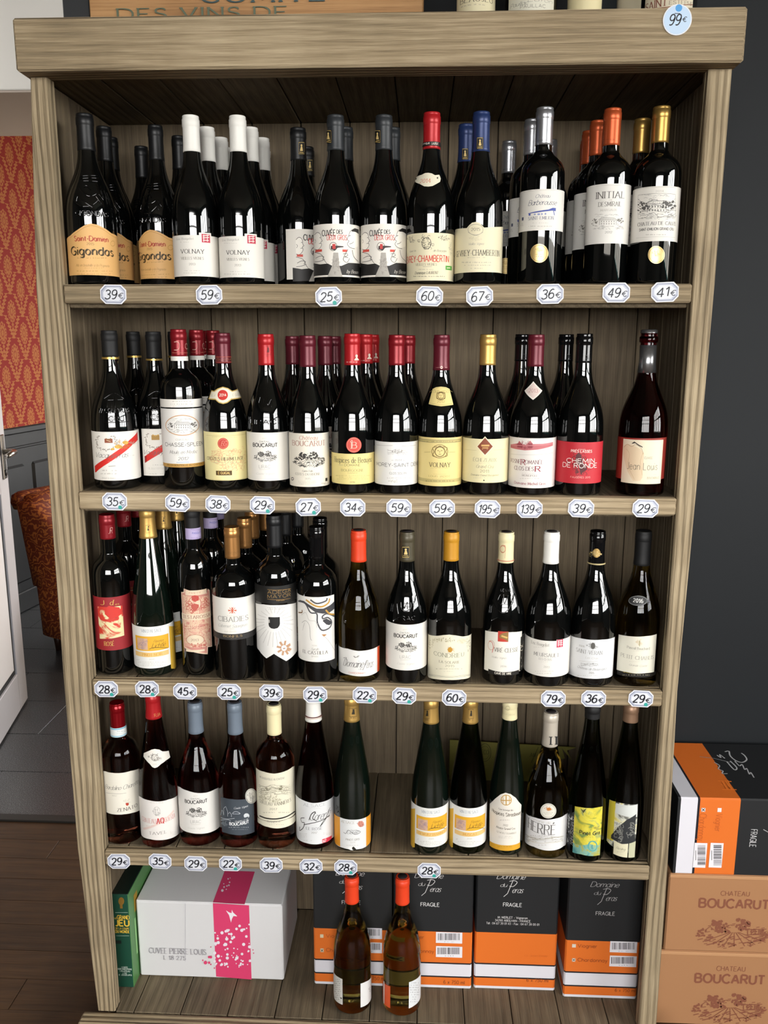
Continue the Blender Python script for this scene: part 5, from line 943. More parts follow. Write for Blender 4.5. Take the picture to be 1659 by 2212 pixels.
bottle('svran','I','burg',2,(949,160,1070),base=(945,1295),top=(985,132),cap=(383,'gloss'),cape=[('c',988,292,28,34,'g:#b8985a'), ('e',950,268,1030,318,'#c9b078','scrib',1), ('e',935,270,965,325,'#8a7a4a','scrib',2), ('L',880,1080,366,376,'#b8a878')],label=[('f',[(770,895),(800,908),(870,928),(948,940),(1030,938),(1108,925),(1130,915)],[(770,1185),(800,1200),(870,1222),(948,1230),(1030,1228),(1095,1215),(1130,1200)],'#d8d9da'), ('e',912,960,1005,1012,'#5f5d58','scrib',1), ('c',962,985,17,24,'#55534f'), ('t','JOSEPH',858,980,898,992,GR,'serif'), ('t','SAINT-VÉRAN',838,1020,1030,1048,'#8f8f8c','serif'), ('t','Les Crais',905,1068,1000,1084,LG,'script'), ('e',870,1105,1000,1140,'#77756f','hills',1), ('t','Château de Beauregard',846,1150,1058,1168,'#6f6e6a','script'), ('t','2015',932,1180,970,1194,GR,'serif'), ('g',840,1200,1010,1212,1,LG), ('l',[(860,1096),(1000,1098)],1.5,LG)],label_txt='glossy black capsule bottle with gold crest and pale label, third shelf')
bottle('chab','I','burg',2,(1291,156,1050),base=(1290,1296),top=(1292,130),cap=(385,'matte'),glass='olive',label=[('f',[(1148,893),(1220,910),(1291,916),(1370,912),(1446,896)],[(1148,1162),(1220,1180),(1291,1192),(1370,1188),(1446,1165)],'#dcd8c8'), ('f',[(1150,1166),(1291,1194),(1440,1170)],[(1150,1195),(1291,1218),(1440,1195)],'#17140f'), ('g',1185,1195,1400,1210,1,'#b0a890'), ('e',1292,935,1342,985,'#b8924a','fine',1), ('l',[(1318,945),(1318,988)],4,'#8a8a5a'), ('t','Pascal Bouchard',1226,996,1392,1014,'#8a867a','serif'), ('g',1262,1018,1360,1026,1,LG), ('t','PETIT CHABLIS',1180,1062,1420,1088,'#9c988c','serif'), ('g',1225,1098,1385,1106,1,LG), ('t','Grande Cuvée',1240,1126,1372,1140,GR,'script')],
    neck=[('c',1307,648,73,39,'#2a2a2b'), ('o',1307,648,68,34,'#8a8a88',2.5), ('t','2016',1272,634,1344,662,'#dcdad6','boldserif')],label_txt='matte black capsule bottle with oval 2016 neck sticker, right end of the third shelf')
# ---- fourth shelf
bottle('bardo','J','bord',3,(277,147,800),base=(285,1212),top=(258,85),cap=(278,'cherry'),cape=[('L',150,370,270,345,'#d4d8d6'), ('L',150,370,272,284,'#7fb0c4'), ('L',150,370,332,343,'#8fb8c8'), ('g',212,296,318,312,1,'#77807f'), ('g',216,316,314,326,1,'#9aa2a0')],glass='rose',label=[('f',[(100,612),(140,625),(200,638),(270,638),(340,622),(412,598)],[(100,935),(155,955),(215,970),(290,968),(350,958),(424,928)],'#dbd6c9'), ('t','Bardolino Chiaretto',140,738,402,772,'#4f4c46','script'), ('l',[(145,795),(200,802),(305,798)],2,GR), ('t','2017',192,815,228,826,LG,'serif'), ('e',280,845,348,885,'#b8b2a4','fine',1), ('f',[(300,878),(325,876)],[(300,892),(312,902),(325,892)],'#a83a28'), ('f',[(232,922),(390,905)],[(232,924),(390,907)],'#dbd6c9'), ('t','ZENATO',232,912,392,938,'#45423c','serif')],label_txt='red capsule rose bottle with blue white neck strip, left end of the fourth shelf')
bottle('tavel','J','alsa',3,(578,148,960),base=(580,1222),cap=(197,'red',555),H=.320,cape=[('t','RJA',535,146,580,170,'#d89a5a','serif')],glass='drose',label=[('f',[(400,795),(430,812),(500,840),(575,848),(650,832),(718,800),(740,790)],[(400,1090),(435,1115),(505,1148),(580,1156),(655,1145),(728,1105),(750,1090)],'#dcd7d2'), ('g',465,850,650,866,1,LG), ('e',525,895,585,970,'#5a5854','scrib',1), ('o',555,925,26,34,'#77756f',2), ('t',"CHATEAU D'AQUERIA",442,985,700,1022,'#c0837c','serif'), ('l',[(450,1065),(690,920)],16,'#d9c2ba'), ('t','AQ',555,980,612,1024,'#b82a2a','boldserif'), ('g',450,1035,560,1048,1,'#c9a8a0'), ('t','TAVEL',496,1090,634,1112,'#77746e','serif'), ('g',655,1085,722,1115,3,LG)],
    neck=[('f',[(450,465),(480,452),(515,436),(540,431),(575,436),(600,450),(650,445)],[(450,490),(470,518),(500,550),(520,575),(540,583),(562,575),(590,550),(630,520),(666,490)],'#dad5cc'), ('e',485,465,600,530,'#5f5c56','scrib',1), ('o',540,500,28,26,'#6b6862',3), ('t','2016',522,548,556,558,LG,'serif')],label_txt='scarlet capsule rose flute bottle with shaped white collar label on the fourth shelf')
bottle('bour','J','burg',3,(881,161,940),base=(880,1217),top=(862,70),cap=(318,'slate'),captop=True,cape=[('f',[(902,235),(910,195),(918,235)],[(902,238),(918,238)],'#1c1c1e'), ('g',905,245,925,260,1,'#3a4048')],glass='drose',label=[('f',[(700,728),(722,740),(780,768),(860,788),(930,785),(1000,758),(1030,742),(1050,730)],[(700,1040),(740,1078),(800,1104),(870,1113),(950,1105),(1038,1055),(1060,1040)],'#dbd8d3')]+bouc(852-1437,938-1010,1.02),label_txt='slate capsule rose bottle with white vineyard oval label on the fourth shelf')
SLB = '#3d444c'
bottle('chap','J','burg',3,(1192,149,970),base=(1190,1227),top=(1178,68),cap=(322,'slate'),captop=True,cape=[('l',[(1222,195),(1222,245)],5,'#2c3036')],glass='drose',label=[('f',[(1050,815),(1080,822),(1140,832),(1200,836),(1260,830),(1310,815)],[(1050,1085),(1090,1100),(1150,1115),(1200,1120),(1260,1112),(1318,1092)],SLB), ('t','Cuvée Vignes',1152,892,1265,908,'#d0d3d5','script'), ('s',[(1142,948),(1155,935),(1175,932),(1198,942),(1198,950),(1145,950)],3,'#b8bec4'), ('s',[(1050,960),(1062,920),(1075,960)],3,'#b8bec4'), ('l',[(1075,960),(1075,905),(1090,890),(1105,930),(1105,970)],3,'#b8bec4'), ('l',[(1110,950),(1122,935),(1135,955),(1135,975)],3,'#b8bec4'), ('l',[(1052,978),(1160,985)],3,'#b8bec4'), ('s',[(1052,1000),(1100,995),(1130,1005)],3,'#b8bec4'), ('e',1055,1005,1110,1050,'#8a929a','fine',1), ('c',1254,965,22,20,'#c2c6c9'), ('r',1240,975,1268,986,SLB), ('t','CHAPELLE DE',1165,1000,1268,1014,'#d0d3d5','sans'), ('t','BOUCARUT',1120,1018,1272,1040,'#dfe1e2','bold'), ('g',1110,1048,1275,1064,1,'#b0b6bb'), ('g',1135,1068,1275,1080,1,'#8a929a')],
    medal=[('c',1292,808,48,60,'#c2bfb6'), ('o',1292,808,42,53,'#77756e',3), ('e',1262,775,1320,835,'#5f5d57','scrib',1), ('g',1262,830,1322,850,1,'#4f4d48')],label_txt='slate capsule rose bottle with dark slate label and round sticker, fourth shelf')
bottle('vann','J','bord',3,(1494,151,820),base=(1500,1238),top=(1468,85),cap=(330,'cream'),captop=True,glass='rose',label=[('f',[(1325,578),(1345,592),(1400,615),(1480,630),(1560,612),(1622,576),(1640,566)],[(1325,960),(1362,985),(1420,1005),(1500,1008),(1580,990),(1643,945),(1660,935)],'#dbd5c0'), ('s',[(1362,965),(1420,986),(1500,990),(1580,970),(1643,930)],10,'#1c1815'), ('f',[(1340,968),(1365,990),(1420,1008),(1500,1012),(1580,992),(1648,945)],[(1340,1010),(1370,1030),(1430,1055),(1505,1066),(1585,1050),(1648,1000)],'#dbd5c0'), ('t','MIS EN BOUTEILLE AU CHATEAU',1365,668,1558,684,GR,'narrow'), ('e',1355,700,1605,800,'#77725c','hills',1), ('e',1370,720,1590,800,'#6b6650','hills',2), ('e',1400,800,1545,860,'#8a8468','scrib',1), ('e',1360,790,1430,850,'#8a8468','fine',1), ('t','CHATEAU VANNIÈRES',1362,858,1610,884,'#6f6a58','serif'), ('t','2017',1442,905,1500,920,'#6f6a58','serif'), ('g',1380,930,1610,948,1,GR), ('t','BANDOL',1425,1008,1530,1022,GR,'serif'), ('g',1400,1028,1590,1042,1,LG)],label_txt='cream capsule rose bottle with landscape label crossed by a dark line')
bottle('coren','K','alsa',3,(288,146,990),base=(288,1214),cap=(222,'white',286),H=.320,cape=[('L',180,400,176,184,'#5a2c28'), ('L',180,400,189,193,'#b5a08a')],glass='pink',label=[('f',[(125,770),(148,792),(200,826),(270,846),(340,838),(400,815),(425,795),(445,780)],[(125,1080),(152,1120),(220,1158),(300,1168),(370,1150),(415,1120),(440,1100)],'#d4d5d6'), ('t','ALSACE',198,856,370,878,'#a5a8aa','serif'), ('g',220,884,350,892,1,LG), ('s',[(205,962),(178,965),(185,995),(205,1000),(195,1040),(168,1060),(170,1030)],5,K), ('t','Corentz',240,915,400,978,K,'script'), ('s',[(240,980),(260,930),(290,915),(268,965),(300,985)],5,K), ('s',[(200,1015),(330,985),(400,940),(360,975),(325,1030)],5,K), ('s',[(325,1030),(370,970),(402,880)],4,K), ('t','LE ROSÉ',220,1038,342,1058,'#77787a','serif'), ('t','2017',258,1070,302,1084,GR,'serif'), ('g',165,1080,235,1115,3,LG), ('g',190,1130,280,1145,1,LG), ('g',340,1075,420,1095,2,LG), ('f',[(342,1128),(380,1115),(418,1095)],[(342,1158),(380,1148),(415,1122)],'#c8354a'), ('t','N7',348,1130,372,1152,'#e0d0d0','bold')],label_txt='white capsule dark rose flute bottle with handwritten signature label above the 32 euro tag')
def fin(x0, x1, yt, yb): return None
bottle('pgris','K','alsa',3,(571,141,1000),base=(570,1227),cap=(222,'bgold',566),H=.320,cape=cap_figure(548,105,602,170),glass='green',label=[('f',[(415,920),(434,932),(475,955),(570,975),(660,962),(710,922),(725,910)],[(415,1120),(440,1160),(500,1195),(575,1206),(640,1200),(708,1160),(725,1140)],'#d7d8d8'), ('f',[(415,920),(434,932),(470,954)],[(415,1120),(440,1160),(472,1182)],'#d9942c'), ('f',[(676,955),(710,922),(725,910)],[(676,1182),(708,1160),(725,1140)],'#d9942c'), ('f',[(532,1196),(545,1188),(575,1184),(600,1188)],[(532,1200),(560,1212),(585,1214),(600,1202)],'#e4e3df'), ('f',[(568,1190),(580,1184),(598,1202)],[(568,1205),(582,1214),(598,1210)],'#15140f'), ('t','ALSACE',485,988,588,1006,LG,'serif'), ('g',490,1012,580,1018,1,LG), ('c',635,1008,24,24,'#c98a7a'), ('e',608,982,662,1034,'#8a4a44','scrib',1), ('t','Florence',555,1052,598,1062,K,'script'), ('t','Lichtlé',530,1064,612,1086,'#3c3a36','script'), ('s',[(502,1072),(520,1082),(540,1055),(590,1090),(632,1070),(600,1055)],3,'#3c3a36'), ('t','PINOT GRIS',520,1124,625,1138,GR,'sans'), ('t','2015',555,1148,592,1156,LG,'sans'), ('g',520,1168,620,1180,1,LG)],label_txt='gold capsule flute bottle with torn orange sided label left of the gap')
bottle('gewur','K','alsa',3,(1182,144,1020),base=(1180,1257),cap=(236,'bgold',1178),H=.320,cape=cap_figure(1145,115,1185,185),glass='green',label=[it for it in alsa(1182,1042,1322,888,1190,'GEWURZTRAMINER',.72,5,True)],label_txt='gold capsule flute bottle with yellow banner label beside the fourth shelf gap')
bottle('musca','K','alsa',3,(1480,144,1020),base=(1478,1252),cap=(236,'bgold',1500),H=.320,cape=cap_figure(1485,115,1525,185),glass='flute',label=[it for it in alsa(1480,1340,1620,886,1190,'MUSCAT',.38,6,True)],label_txt='gold capsule flute bottle with yellow banner label, right of two, beside the arched label bottle')
bottle('stras','L','alsa',3,(430,121,980),base=(425,1137),cap=(186,'cream',446),H=.320,cape=[('t','Bourgeois',410,130,492,146,'#a09878','script'), ('o',446,95,14,14,'#b8ae88',2)],glass='green',label=[('f',[(318,770),(335,755),(360,730),(395,702),(430,690),(465,700),(500,725),(522,755),(540,775)],[(318,840),(318.5,1060),(360,1085),(425,1098),(480,1095),(530,1075),(540,840)],'#dcd6cc'), ('f',[(314,1022),(360,1048),(430,1060),(490,1055),(534,1035)],[(318,1060),(360,1085),(425,1098),(480,1095),(530,1075)],'#cf9a2c'), ('g',345,1062,505,1076,1,'#8a6a2a'), ('o',434,742,36,35,'#b8924a',6), ('l',[(398,742),(470,742)],7,'#b8924a'), ('l',[(434,708),(434,776)],7,'#b8924a'), ('l',[(412,722),(412,764)],4,'#b8924a'), ('l',[(456,722),(456,764)],4,'#b8924a'), ('t','Cave historique des',382,806,482,818,GR,'black'), ('t','Hospices Strasbourg',336,832,538,856,'#6b655a','black'), ('g',380,876,480,888,1,GR), ('t','2012',412,912,446,926,GR,'serif'), ('t','Alsace Grand Cru',365,936,495,950,GR,'black'), ('t','GEWURZTRAMINER',368,970,502,982,LG,'serif'), ('g',350,992,510,1012,2,LG)],label_txt='cream capsule flute bottle with arched label and gold cross medallion, fourth shelf')
bottle('herre','L','burg',3,(712,142,960),base=(708,1160),top=(752,130),cap=(370,'pewter'),captop=True,cape=[('r',742,298,752,350,'#1c1c1e'), ('r',780,296,790,348,'#1c1c1e'), ('l',[(736,298),(758,298)],5,'#1c1c1e'), ('l',[(736,350),(758,350)],5,'#1c1c1e'), ('l',[(774,296),(796,296)],5,'#1c1c1e'), ('l',[(774,348),(796,348)],5,'#1c1c1e')],glass='olive',label=[('f',[(545,815),(575,835),(640,865),(710,880),(780,872),(850,842),(870,830)],[(545,1000),(566,1030),(630,1070),(705,1095),(770,1095),(836,1065),(860,1050)],'#d9d8d8'), ('t','HERRÉ',590,912,778,980,'#5f5d5a','serif'), ('t','Domaine de l',600,885,760,902,LG,'script'), ('g',590,985,770,998,1,GR), ('s',[(570,980),(620,1010),(680,1018),(740,1010),(836,995)],6,'#b8b4aa'), ('e',575,985,830,1040,'#a5a196','hills',1), ('l',[(570,1005),(640,1040),(740,1040),(835,1020)],5,'#c9c5ba'), ('g',640,1050,740,1066,1,LG)],
    medal=[('c',730,818,56,53,'#d6d2c6'), ('o',730,818,49,46,'#8a8672',3), ('c',735,805,16,10,'#c07a3c'), ('e',700,785,762,822,'#b5702f','scrib',1), ('g',695,825,768,845,2,'#77735f')],label_txt='silver capsule bottle with two black bars and round white medal, fourth shelf')
bottle('kox','L','alsa',3,(996,128,960),base=(985,1182),cap=(182,'matte',1046),H=.320,glass='flute',label=[('f',[(868,770),(900,775)],[(862,1085),(895,1105)],'#14161c'), ('v','Benoit Kox',870,815,886,1080,'#d8d8d4','bold'), ('v','REMERSCHEN',892,850,904,1060,'#8a8a88','sans'), ('f',[(905,780),(960,792),(1020,798),(1080,792),(1118,783)],[(902,1108),(960,1122),(1020,1134),(1080,1130),(1092,1128)],'m:painted yellow abstract'), ('f',[(905,1040),(960,1060),(1020,1050),(1080,1060),(1096,1050)],[(902,1108),(960,1122),(1020,1134),(1080,1130),(1092,1128)],'m:painted teal abstract'), ('o',1042,1065,30,34,'#4f9a9a',8), ('f',[(958,798),(975,815),(998,800)],[(958,800),(978,835),(998,804)],'#4a4a30'), ('g',930,830,1090,850,2,'#8a8a3c'), ('e',1050,925,1100,955,'#3a4a4a','fine',1), ('t','Pinot Gris',952,965,1092,988,'#1f2218','bold'), ('g',950,996,1070,1006,1,'#3c3f2c')],label_txt='matte black capsule flute bottle with bright yellow green label, fourth shelf')
bottle('alast','L','alsa',3,(1255,126,940),base=(1250,1182),cap=(206,'bronze',1308),H=.320,glass='flute',label=[('f',[(1158,737),(1210,755),(1260,766),(1320,772),(1358,768)],[(1140,1025),(1150,1040),(1250,1100),(1338,1120),(1340,1115)],'m:painted grey abstract'), ('f',[(1158,740),(1200,752)],[(1142,1010),(1190,1030)],'#c9b93c'), ('f',[(1200,760),(1358,770)],[(1200,830),(1352,860)],'#c9ccc8'), ('f',[(1170,990),(1220,930),(1280,880),(1345,840)],[(1170,1010),(1230,1040),(1290,1060),(1342,1020)],'#2a2c2e'), ('e',1180,880,1340,1040,'#8a8a84','scrib',2), ('f',[(1188,1022),(1245,1050),(1290,1048)],[(1186,1118),(1240,1140),(1290,1146)],'#d8d2b4'), ('f',[(1290,1048),(1342,1030)],[(1290,1146),(1338,1142)],'#b8b89a'), ('t','Riesling',1205,1075,1268,1092,'#77725c','script'), ('g',1200,1100,1275,1112,1,GR), ('g',1220,782,1300,792,1,LG)],label_txt='bronze capsule flute bottle with grey abstract label, right end of the fourth shelf')
# ---- two bottles standing on the floor of the unit, backs to the front
bottle('low1','N','burg',4,(438,146,1000),base=(438,1238),top=(428,165),cap=(380,'fire'),captop=True,glass='olive',label=[('f',[(270,880),(295,905),(330,940),(360,955)],[(270,1040),(298,1105),(330,1140),(361,1155)],'#d3d2cc'), ('g',298,950,350,1120,11,'#55534e'), ('r',345,1098,353,1108,K)],back=[('f',[(500,990),(540,975),(582,940),(600,925)],[(500,1176),(540,1160),(578,1118),(600,1090)],'#d9d9d8'), ('e',562,1010,582,1060,'#5f5d57','fine',1)],label_txt='orange red capsule olive glass bottle standing on the unit floor, the left of two')
bottle('low2','N','burg',4,(822,146,1000),base=(822,1252),top=(815,172),cap=(388,'fire'),captop=True,glass='olive',label=[('f',[(660,955),(680,975),(733,1012)],[(660,1110),(682,1140),(734,1182)],'#dd5a30'), ('f',[(678,965),(688,975)],[(680,1138),(688,1148)],'#d9d7d2')],back=[('f',[(874,980),(920,962),(968,910),(985,895)],[(876,1184),(920,1160),(966,1095),(985,1070)],'#d6d8da'), ('g',882,975,962,1140,9,'#77787a'), ('r',868,1170,874,1180,K)],label_txt='orange red capsule olive glass bottle standing on the unit floor, the right of two')

# keep every bottle clear of its neighbours, the posts and the panels
def settle():
    items = [o for o in COL.objects if o.name.startswith('wine_bottle') and o.parent is None]
    rad = {o: o.scale.x*max(max(math.hypot(q.co.x, q.co.y) for q in c.data.vertices) for c in o.children if c.name.startswith(('glass', 'label', 'embossing', 'capsule_print'))) for o in items}
    for _ in range(500):
        moved = False
        for i, a in enumerate(items):
            for b in items[i+1:]:
                if abs(a.location.z-b.location.z) > .01: continue
                dx, dy = b.location.x-a.location.x, b.location.y-a.location.y; d = math.hypot(dx, dy); need = rad[a]+rad[b]+.0004
                if d < need:
                    k = (need-d)/max(d, 1e-6); f = .85 if b.location.y > a.location.y+.02 else .15 if a.location.y > b.location.y+.02 else .5; g = 1-f; a.location.x -= dx*k*g; a.location.y -= dy*k*g; b.location.x += dx*k*f; b.location.y += dy*k*f; moved = True
        for a in items:
            r = rad[a]+.001; lim = .5585-r; a.location.x = max(-lim, min(lim, a.location.x)); a.location.y = max(r+.002, min(DEP-.004-r, a.location.y))
            for s in (-1, 1):
                dx, dy = a.location.x-s*.54, a.location.y-.0265
                if dy < 0: a.location.x = s*min(s*a.location.x, .54-r)
                else:
                    d = math.hypot(dx, dy)
                    if d < r: k = (r-d)/max(d, 1e-6); a.location.x += dx*k; a.location.y += dy*k
        if not moved: break
settle()
# ------------------------------------------------------------------ price tags on the shelf edges
TAGW = mat('tag border', '#dfe0e6', .35); TAGR = mat('tag frame', '#8a8fa2', .4); TAGR2 = mat('tag frame pale', '#b5b9c6', .4); TAGC = mat('tag centre', '#d3d5dc', .4); PEN = mat('marker ink', '#1d1e26', .5); TEAL = mat('teal dot', '#2f9a90', .5)
def octo(w, h, c): return [(-w/2, -h/2+c), (-w/2+c, -h/2), (w/2-c, -h/2), (w/2, -h/2+c), (w/2, h/2-c), (w/2-c, h/2), (-w/2+c, h/2), (-w/2, h/2-c)]
def price_tag(x, y, txt, dot, thick, label, seed):
    p = at_y(x, y, -.0004); rg = random.Random(seed); rot = rg.uniform(-.05, .05)
    o = MB(); W, Hh, c = .0455, .0325, .0085
    a = octo(W, Hh, c)
    o.add([(q[0], 0, q[1]) for q in a] + [(q[0], -.0012, q[1]) for q in a], [tuple(range(8, 16))] + [(i, (i+1) % 8, 8+(i+1) % 8, 8+i) for i in range(8)], TAGW)
    root = o.build('price_tag'); root.location = (p.x, p.y, p.z); root.rotation_euler = (0, rot, 0)
    tag(root, label, 'price tag', 'price tags on the shelf edges')
    f = MB()
    def ring(k0, k1, e, m):
        A, B = octo(W*k0[0], Hh*k0[1], c*k0[2]), octo(W*k1[0], Hh*k1[1], c*k1[2])
        f.add([(q[0], -.0012-e, q[1]) for q in A] + [(q[0], -.0012-e-.0002, q[1]) for q in B], [(i, (i+1) % 8, 8+(i+1) % 8, 8+i) for i in range(8)], m)
    ring((.93, .90, .95), (.86, .80, .95), .0001, TAGR); ring((.86, .80, .95), (.76, .68, .9), .0003, TAGR2)
    B = octo(W*.76, Hh*.68, c*.9); f.add([(q[0], -.0017, q[1]) for q in B], [tuple(range(8))], TAGC); f.build('frame', root)
    P = Paint(None, lambda u, v, e: (u, -.0019-e, v), .0001)
    wd = W*(.66 if len(txt) < 4 else .74); st = 'marker' if thick else 'pen'
    n = len(txt)-1; digs, eur = txt[:-1], txt[-1]; hd = .0150
    P.text_uv(digs, -wd*.48, -wd*.48+wd*.66, -hd*.5, hd*.5, PEN, st, jig=rg)
    P.text_uv(eur, wd*.27, wd*.56, -hd*.42, hd*.18, PEN, st)
    P.mb.build('handwriting', root)
    if dot:
        d = MB(); d.add([(.010+.0036*math.cos(2*math.pi*k/16), -.0021, -.0105+.0036*math.sin(2*math.pi*k/16)) for k in range(16)], [tuple(range(16))], TEAL); d.build('dot_sticker', root)
TAGS = [
 [(245,636,'39€',0,'left end of the top shelf edge under the ochre label bottles'),(452,637,'59€',0,'top shelf edge between the white label bottles'),(710,641,'25€',1,'top shelf edge under the cartoon labels'),(928,640,'60€',0,'top shelf edge under the scarlet capsule bottle'),(1036,640,'67€',0,'top shelf edge under the navy capsule bottle'),(1188,635,'36€',0,'top shelf edge under the silver capsule bottle'),(1331,632,'49€',0,'top shelf edge under the orange capsule bottle'),(1436,631,'41€',0,'right end of the top shelf edge')],
 [(248,1083,'35€',1,'left end of the second shelf edge'),(384,1086,'59€',0,'second shelf edge left of the 38 euro tag'),(471,1089,'38€',0,'second shelf edge under the collar label bottle'),(567,1091,'29€',1,'second shelf edge right of the 38 euro tag'),(666,1095,'27€',1,'second shelf edge left of the 34 euro tag'),(762,1096,'34€',0,'second shelf edge under the red seal bottle'),(862,1097,'59€',0,'second shelf edge right of the 34 euro tag'),(955,1098,'59€',0,'second shelf edge left of the 195 euro tag'),(1053,1099,'195€',0,'second shelf edge under the brown diamond label'),(1144,1099,'139€',0,'second shelf edge under the diamond sticker bottle'),(1255,1098,'39€',0,'second shelf edge under the bright red label'),(1394,1098,'29€',0,'right end of the second shelf edge')],
 [(230,1488,'28€',1,'left end of the third shelf edge'),(318,1488,'28€',1,'third shelf edge left of the 45 euro tag'),(400,1493,'45€',0,'third shelf edge under the pink ornate label'),(495,1494,'25€',1,'third shelf edge right of the 45 euro tag'),(586,1496,'39€',0,'third shelf edge under the pointed white label'),(681,1500,'29€',1,'third shelf edge under the swirled label'),(788,1501,'22€',1,'third shelf edge under the olive glass bottle'),(873,1503,'29€',1,'third shelf edge left of the 60 euro tag'),(981,1507,'60€',0,'third shelf edge under the mustard capsule bottle'),(1195,1509,'79€',0,'third shelf edge under the white capsule bottle'),(1282,1509,'36€',0,'third shelf edge right of the 79 euro tag'),(1384,1509,'29€',1,'right end of the third shelf edge')],
 [(257,1860,'29€',0,'left end of the fourth shelf edge'),(346,1860,'35€',0,'fourth shelf edge under the shaped collar label bottle'),(423,1865,'29€',0,'fourth shelf edge right of the 35 euro tag'),(498,1865,'22€',1,'fourth shelf edge under the slate label bottle'),(586,1868,'39€',0,'fourth shelf edge under the cream capsule bottle'),(672,1871,'32€',0,'fourth shelf edge under the signature label bottle'),(747,1873,'28€',1,'fourth shelf edge under the orange sided label'),(927,1880,'28€',1,'fourth shelf edge right of the gap in the bottles')]]
for i, row in enumerate(TAGS):
    for (x, y, t, dt, where) in row: price_tag(x, y, t, dt, i >= 2, '%s euro tag%s, %s' % (t[:-1], ' with teal dot' if dt else '', where), int(x+y))
p = at_y(1463, 43, -.0322)
st = MB(); R = .0222
st.add([(R*math.cos(2*math.pi*k/40), 0, R*math.sin(2*math.pi*k/40)) for k in range(40)] + [(R*math.cos(2*math.pi*k/40), -.0006, R*math.sin(2*math.pi*k/40)) for k in range(40)], [tuple(range(40, 80))]+[(k, (k+1) % 40, 40+(k+1) % 40, 40+k) for k in range(40)], TAGW)
so = tag(st.build('price_sticker'), 'round pale blue 99 euro price sticker on the top beam', 'price tag'); so.location = p
P = Paint(None, lambda u, v, e: (u, -.0007-e, v), .0001)
circ = lambda r, cx=0, cy=0: ([(cx-r*math.cos(math.pi*i/16), cy+r*math.sin(math.pi*i/16)) for i in range(17)], [(cx-r*math.cos(math.pi*i/16), cy-r*math.sin(math.pi*i/16)) for i in range(17)])
P.fill_uv(*circ(R*.93), mat('sticker blue', '#bcd2ea', .45)); P.fill_uv(*circ(.0052, .001, .0165), mat('sticker dot', '#4f9ad8', .45))
P.text_uv('99', -.013, .004, -.0075, .0075, PEN, 'pen'); P.text_uv('€', .007, .0135, -.003, .004, PEN, 'pen'); P.line_uv([(-.005, .009), (.0035, .0085)], .001, PEN); P.mb.build('handwriting', so)

# ------------------------------------------------------------------ boxes
CARD = mat('brown cardboard', '#9f724d', .8); CARDE = mat('cardboard edge', '#b3865e', .8); BRN = mat('print #7d4a35', '#7d4a35', .7)
def plane_paint(P0, U, V, eps=.0004):
    """print on a flat side: P0 a point, U,V unit vectors in the side"""
    P0, U, V = Vector(P0), Vector(U), Vector(V); N = U.cross(V)
    def mk(crop):
        def uv(x, y):
            X, Y = full(crop, x, y); d = ray(X, Y); t = (P0-CAM).dot(N)/d.dot(N); q = CAM+d*t-P0; return (q.dot(U), q.dot(V))
        s = 1 if N.dot(CAM-P0) > 0 else -1
        P = Paint(uv, lambda u, v, e: tuple(P0+U*u+V*v+N*(s*e)), eps, step=9.); return P
    return mk
def paint_side(crop, mk, items, name, parent, seed=1):
    P = mk(crop); rg = random.Random(seed)
    for it in items:
        if it[0] not in ('bar', 'e'): P.item(it, rg)
    o = P.mb.build(name, parent)
    for it in items:
        if it[0] == 'e': Q = mk(crop); Q.layer = 3; Q.item(it, rg); Q.mb.build('engraving', parent or o)
    for it in items:
        if it[0] == 'bar': Q = mk(crop); Q.layer = 6; Q.item(it, rg); q = Q.mb.build('barcode_sticker', parent or o)
    return o
def band_box(name, W, D, Hh, bands, axis='z'):
    """carton built in printed bands along its long axis; local origin at the middle of the foot"""
    mb = MB(); c = .003; z = 0
    ring = [(-W/2+c, -D/2), (W/2-c, -D/2), (W/2, -D/2+c), (W/2, D/2-c), (W/2-c, D/2), (-W/2+c, D/2), (-W/2, D/2-c), (-W/2, -D/2+c)]
    def put(x, y, z): return (x, y, z) if axis == 'z' else (z, x, y)
    n = len(ring); tot = sum(b[0] for b in bands)
    for i, (h, m) in enumerate(bands):
        z1 = z+h*Hh/tot
        mb.add([put(q[0], q[1], z) for q in ring]+[put(q[0], q[1], z1) for q in ring], [(k, (k+1) % n, n+(k+1) % n, n+k) for k in range(n)], m)
        if i == 0: mb.add([put(q[0], q[1], z) for q in ring], [tuple(range(n))[::-1]], m)
        if i == len(bands)-1: mb.add([put(q[0], q[1], z1) for q in ring], [tuple(range(n))], m)
        z = z1
    return mb.build(name)
CBK = mat('carton black', '#1a1b1d', .55); COR = mat('carton orange', '#d46a22', .55); CWH = mat('carton white', '#d5d3da', .5); CLN = mat('carton line', '#18161e', .5)
BANDS = [(6, CWH), (20, COR), (3.5, CLN), (30, CWH), (3.5, CLN), (76, COR), (190, CBK)]
Hc = .325
def peras(x0, x1, yf, label, depth_=.225, rz=0.):
    W = x1-x0; o = band_box('wine_carton', W, depth_, Hc, BANDS); o.location = ((x0+x1)/2, yf+depth_/2, ZB+.0008); tag(o, label, 'box', 'black and orange wine cartons'); return o
def local_paint(o, crop, y, items, name='lettering', seed=2):
    mk = plane_paint((o.location.x, y, ZB), (1, 0, 0), (0, 0, 1)); s = paint_side(crop, mk, items, name, None, seed); s.parent = o; s.matrix_parent_inverse = Matrix.Translation(-o.location); return s
SG = '#c4c2c2'
def logo(dx, dy, c=SG): return sh2([('t','Domaine',922,128,1140,168,c,'script'), ('t','du',948,200,998,228,c,'script'), ('s',[(1020,185),(1060,180),(1080,195),(1050,225),(1020,222)],4,c), ('l',[(1050,175),(1005,280),(975,305)],4,c), ('t','eras',1040,232,1122,275,c,'script')], dx, dy)
c1 = peras(-.134, .034, .095, 'black and orange wine carton behind the left olive bottle')
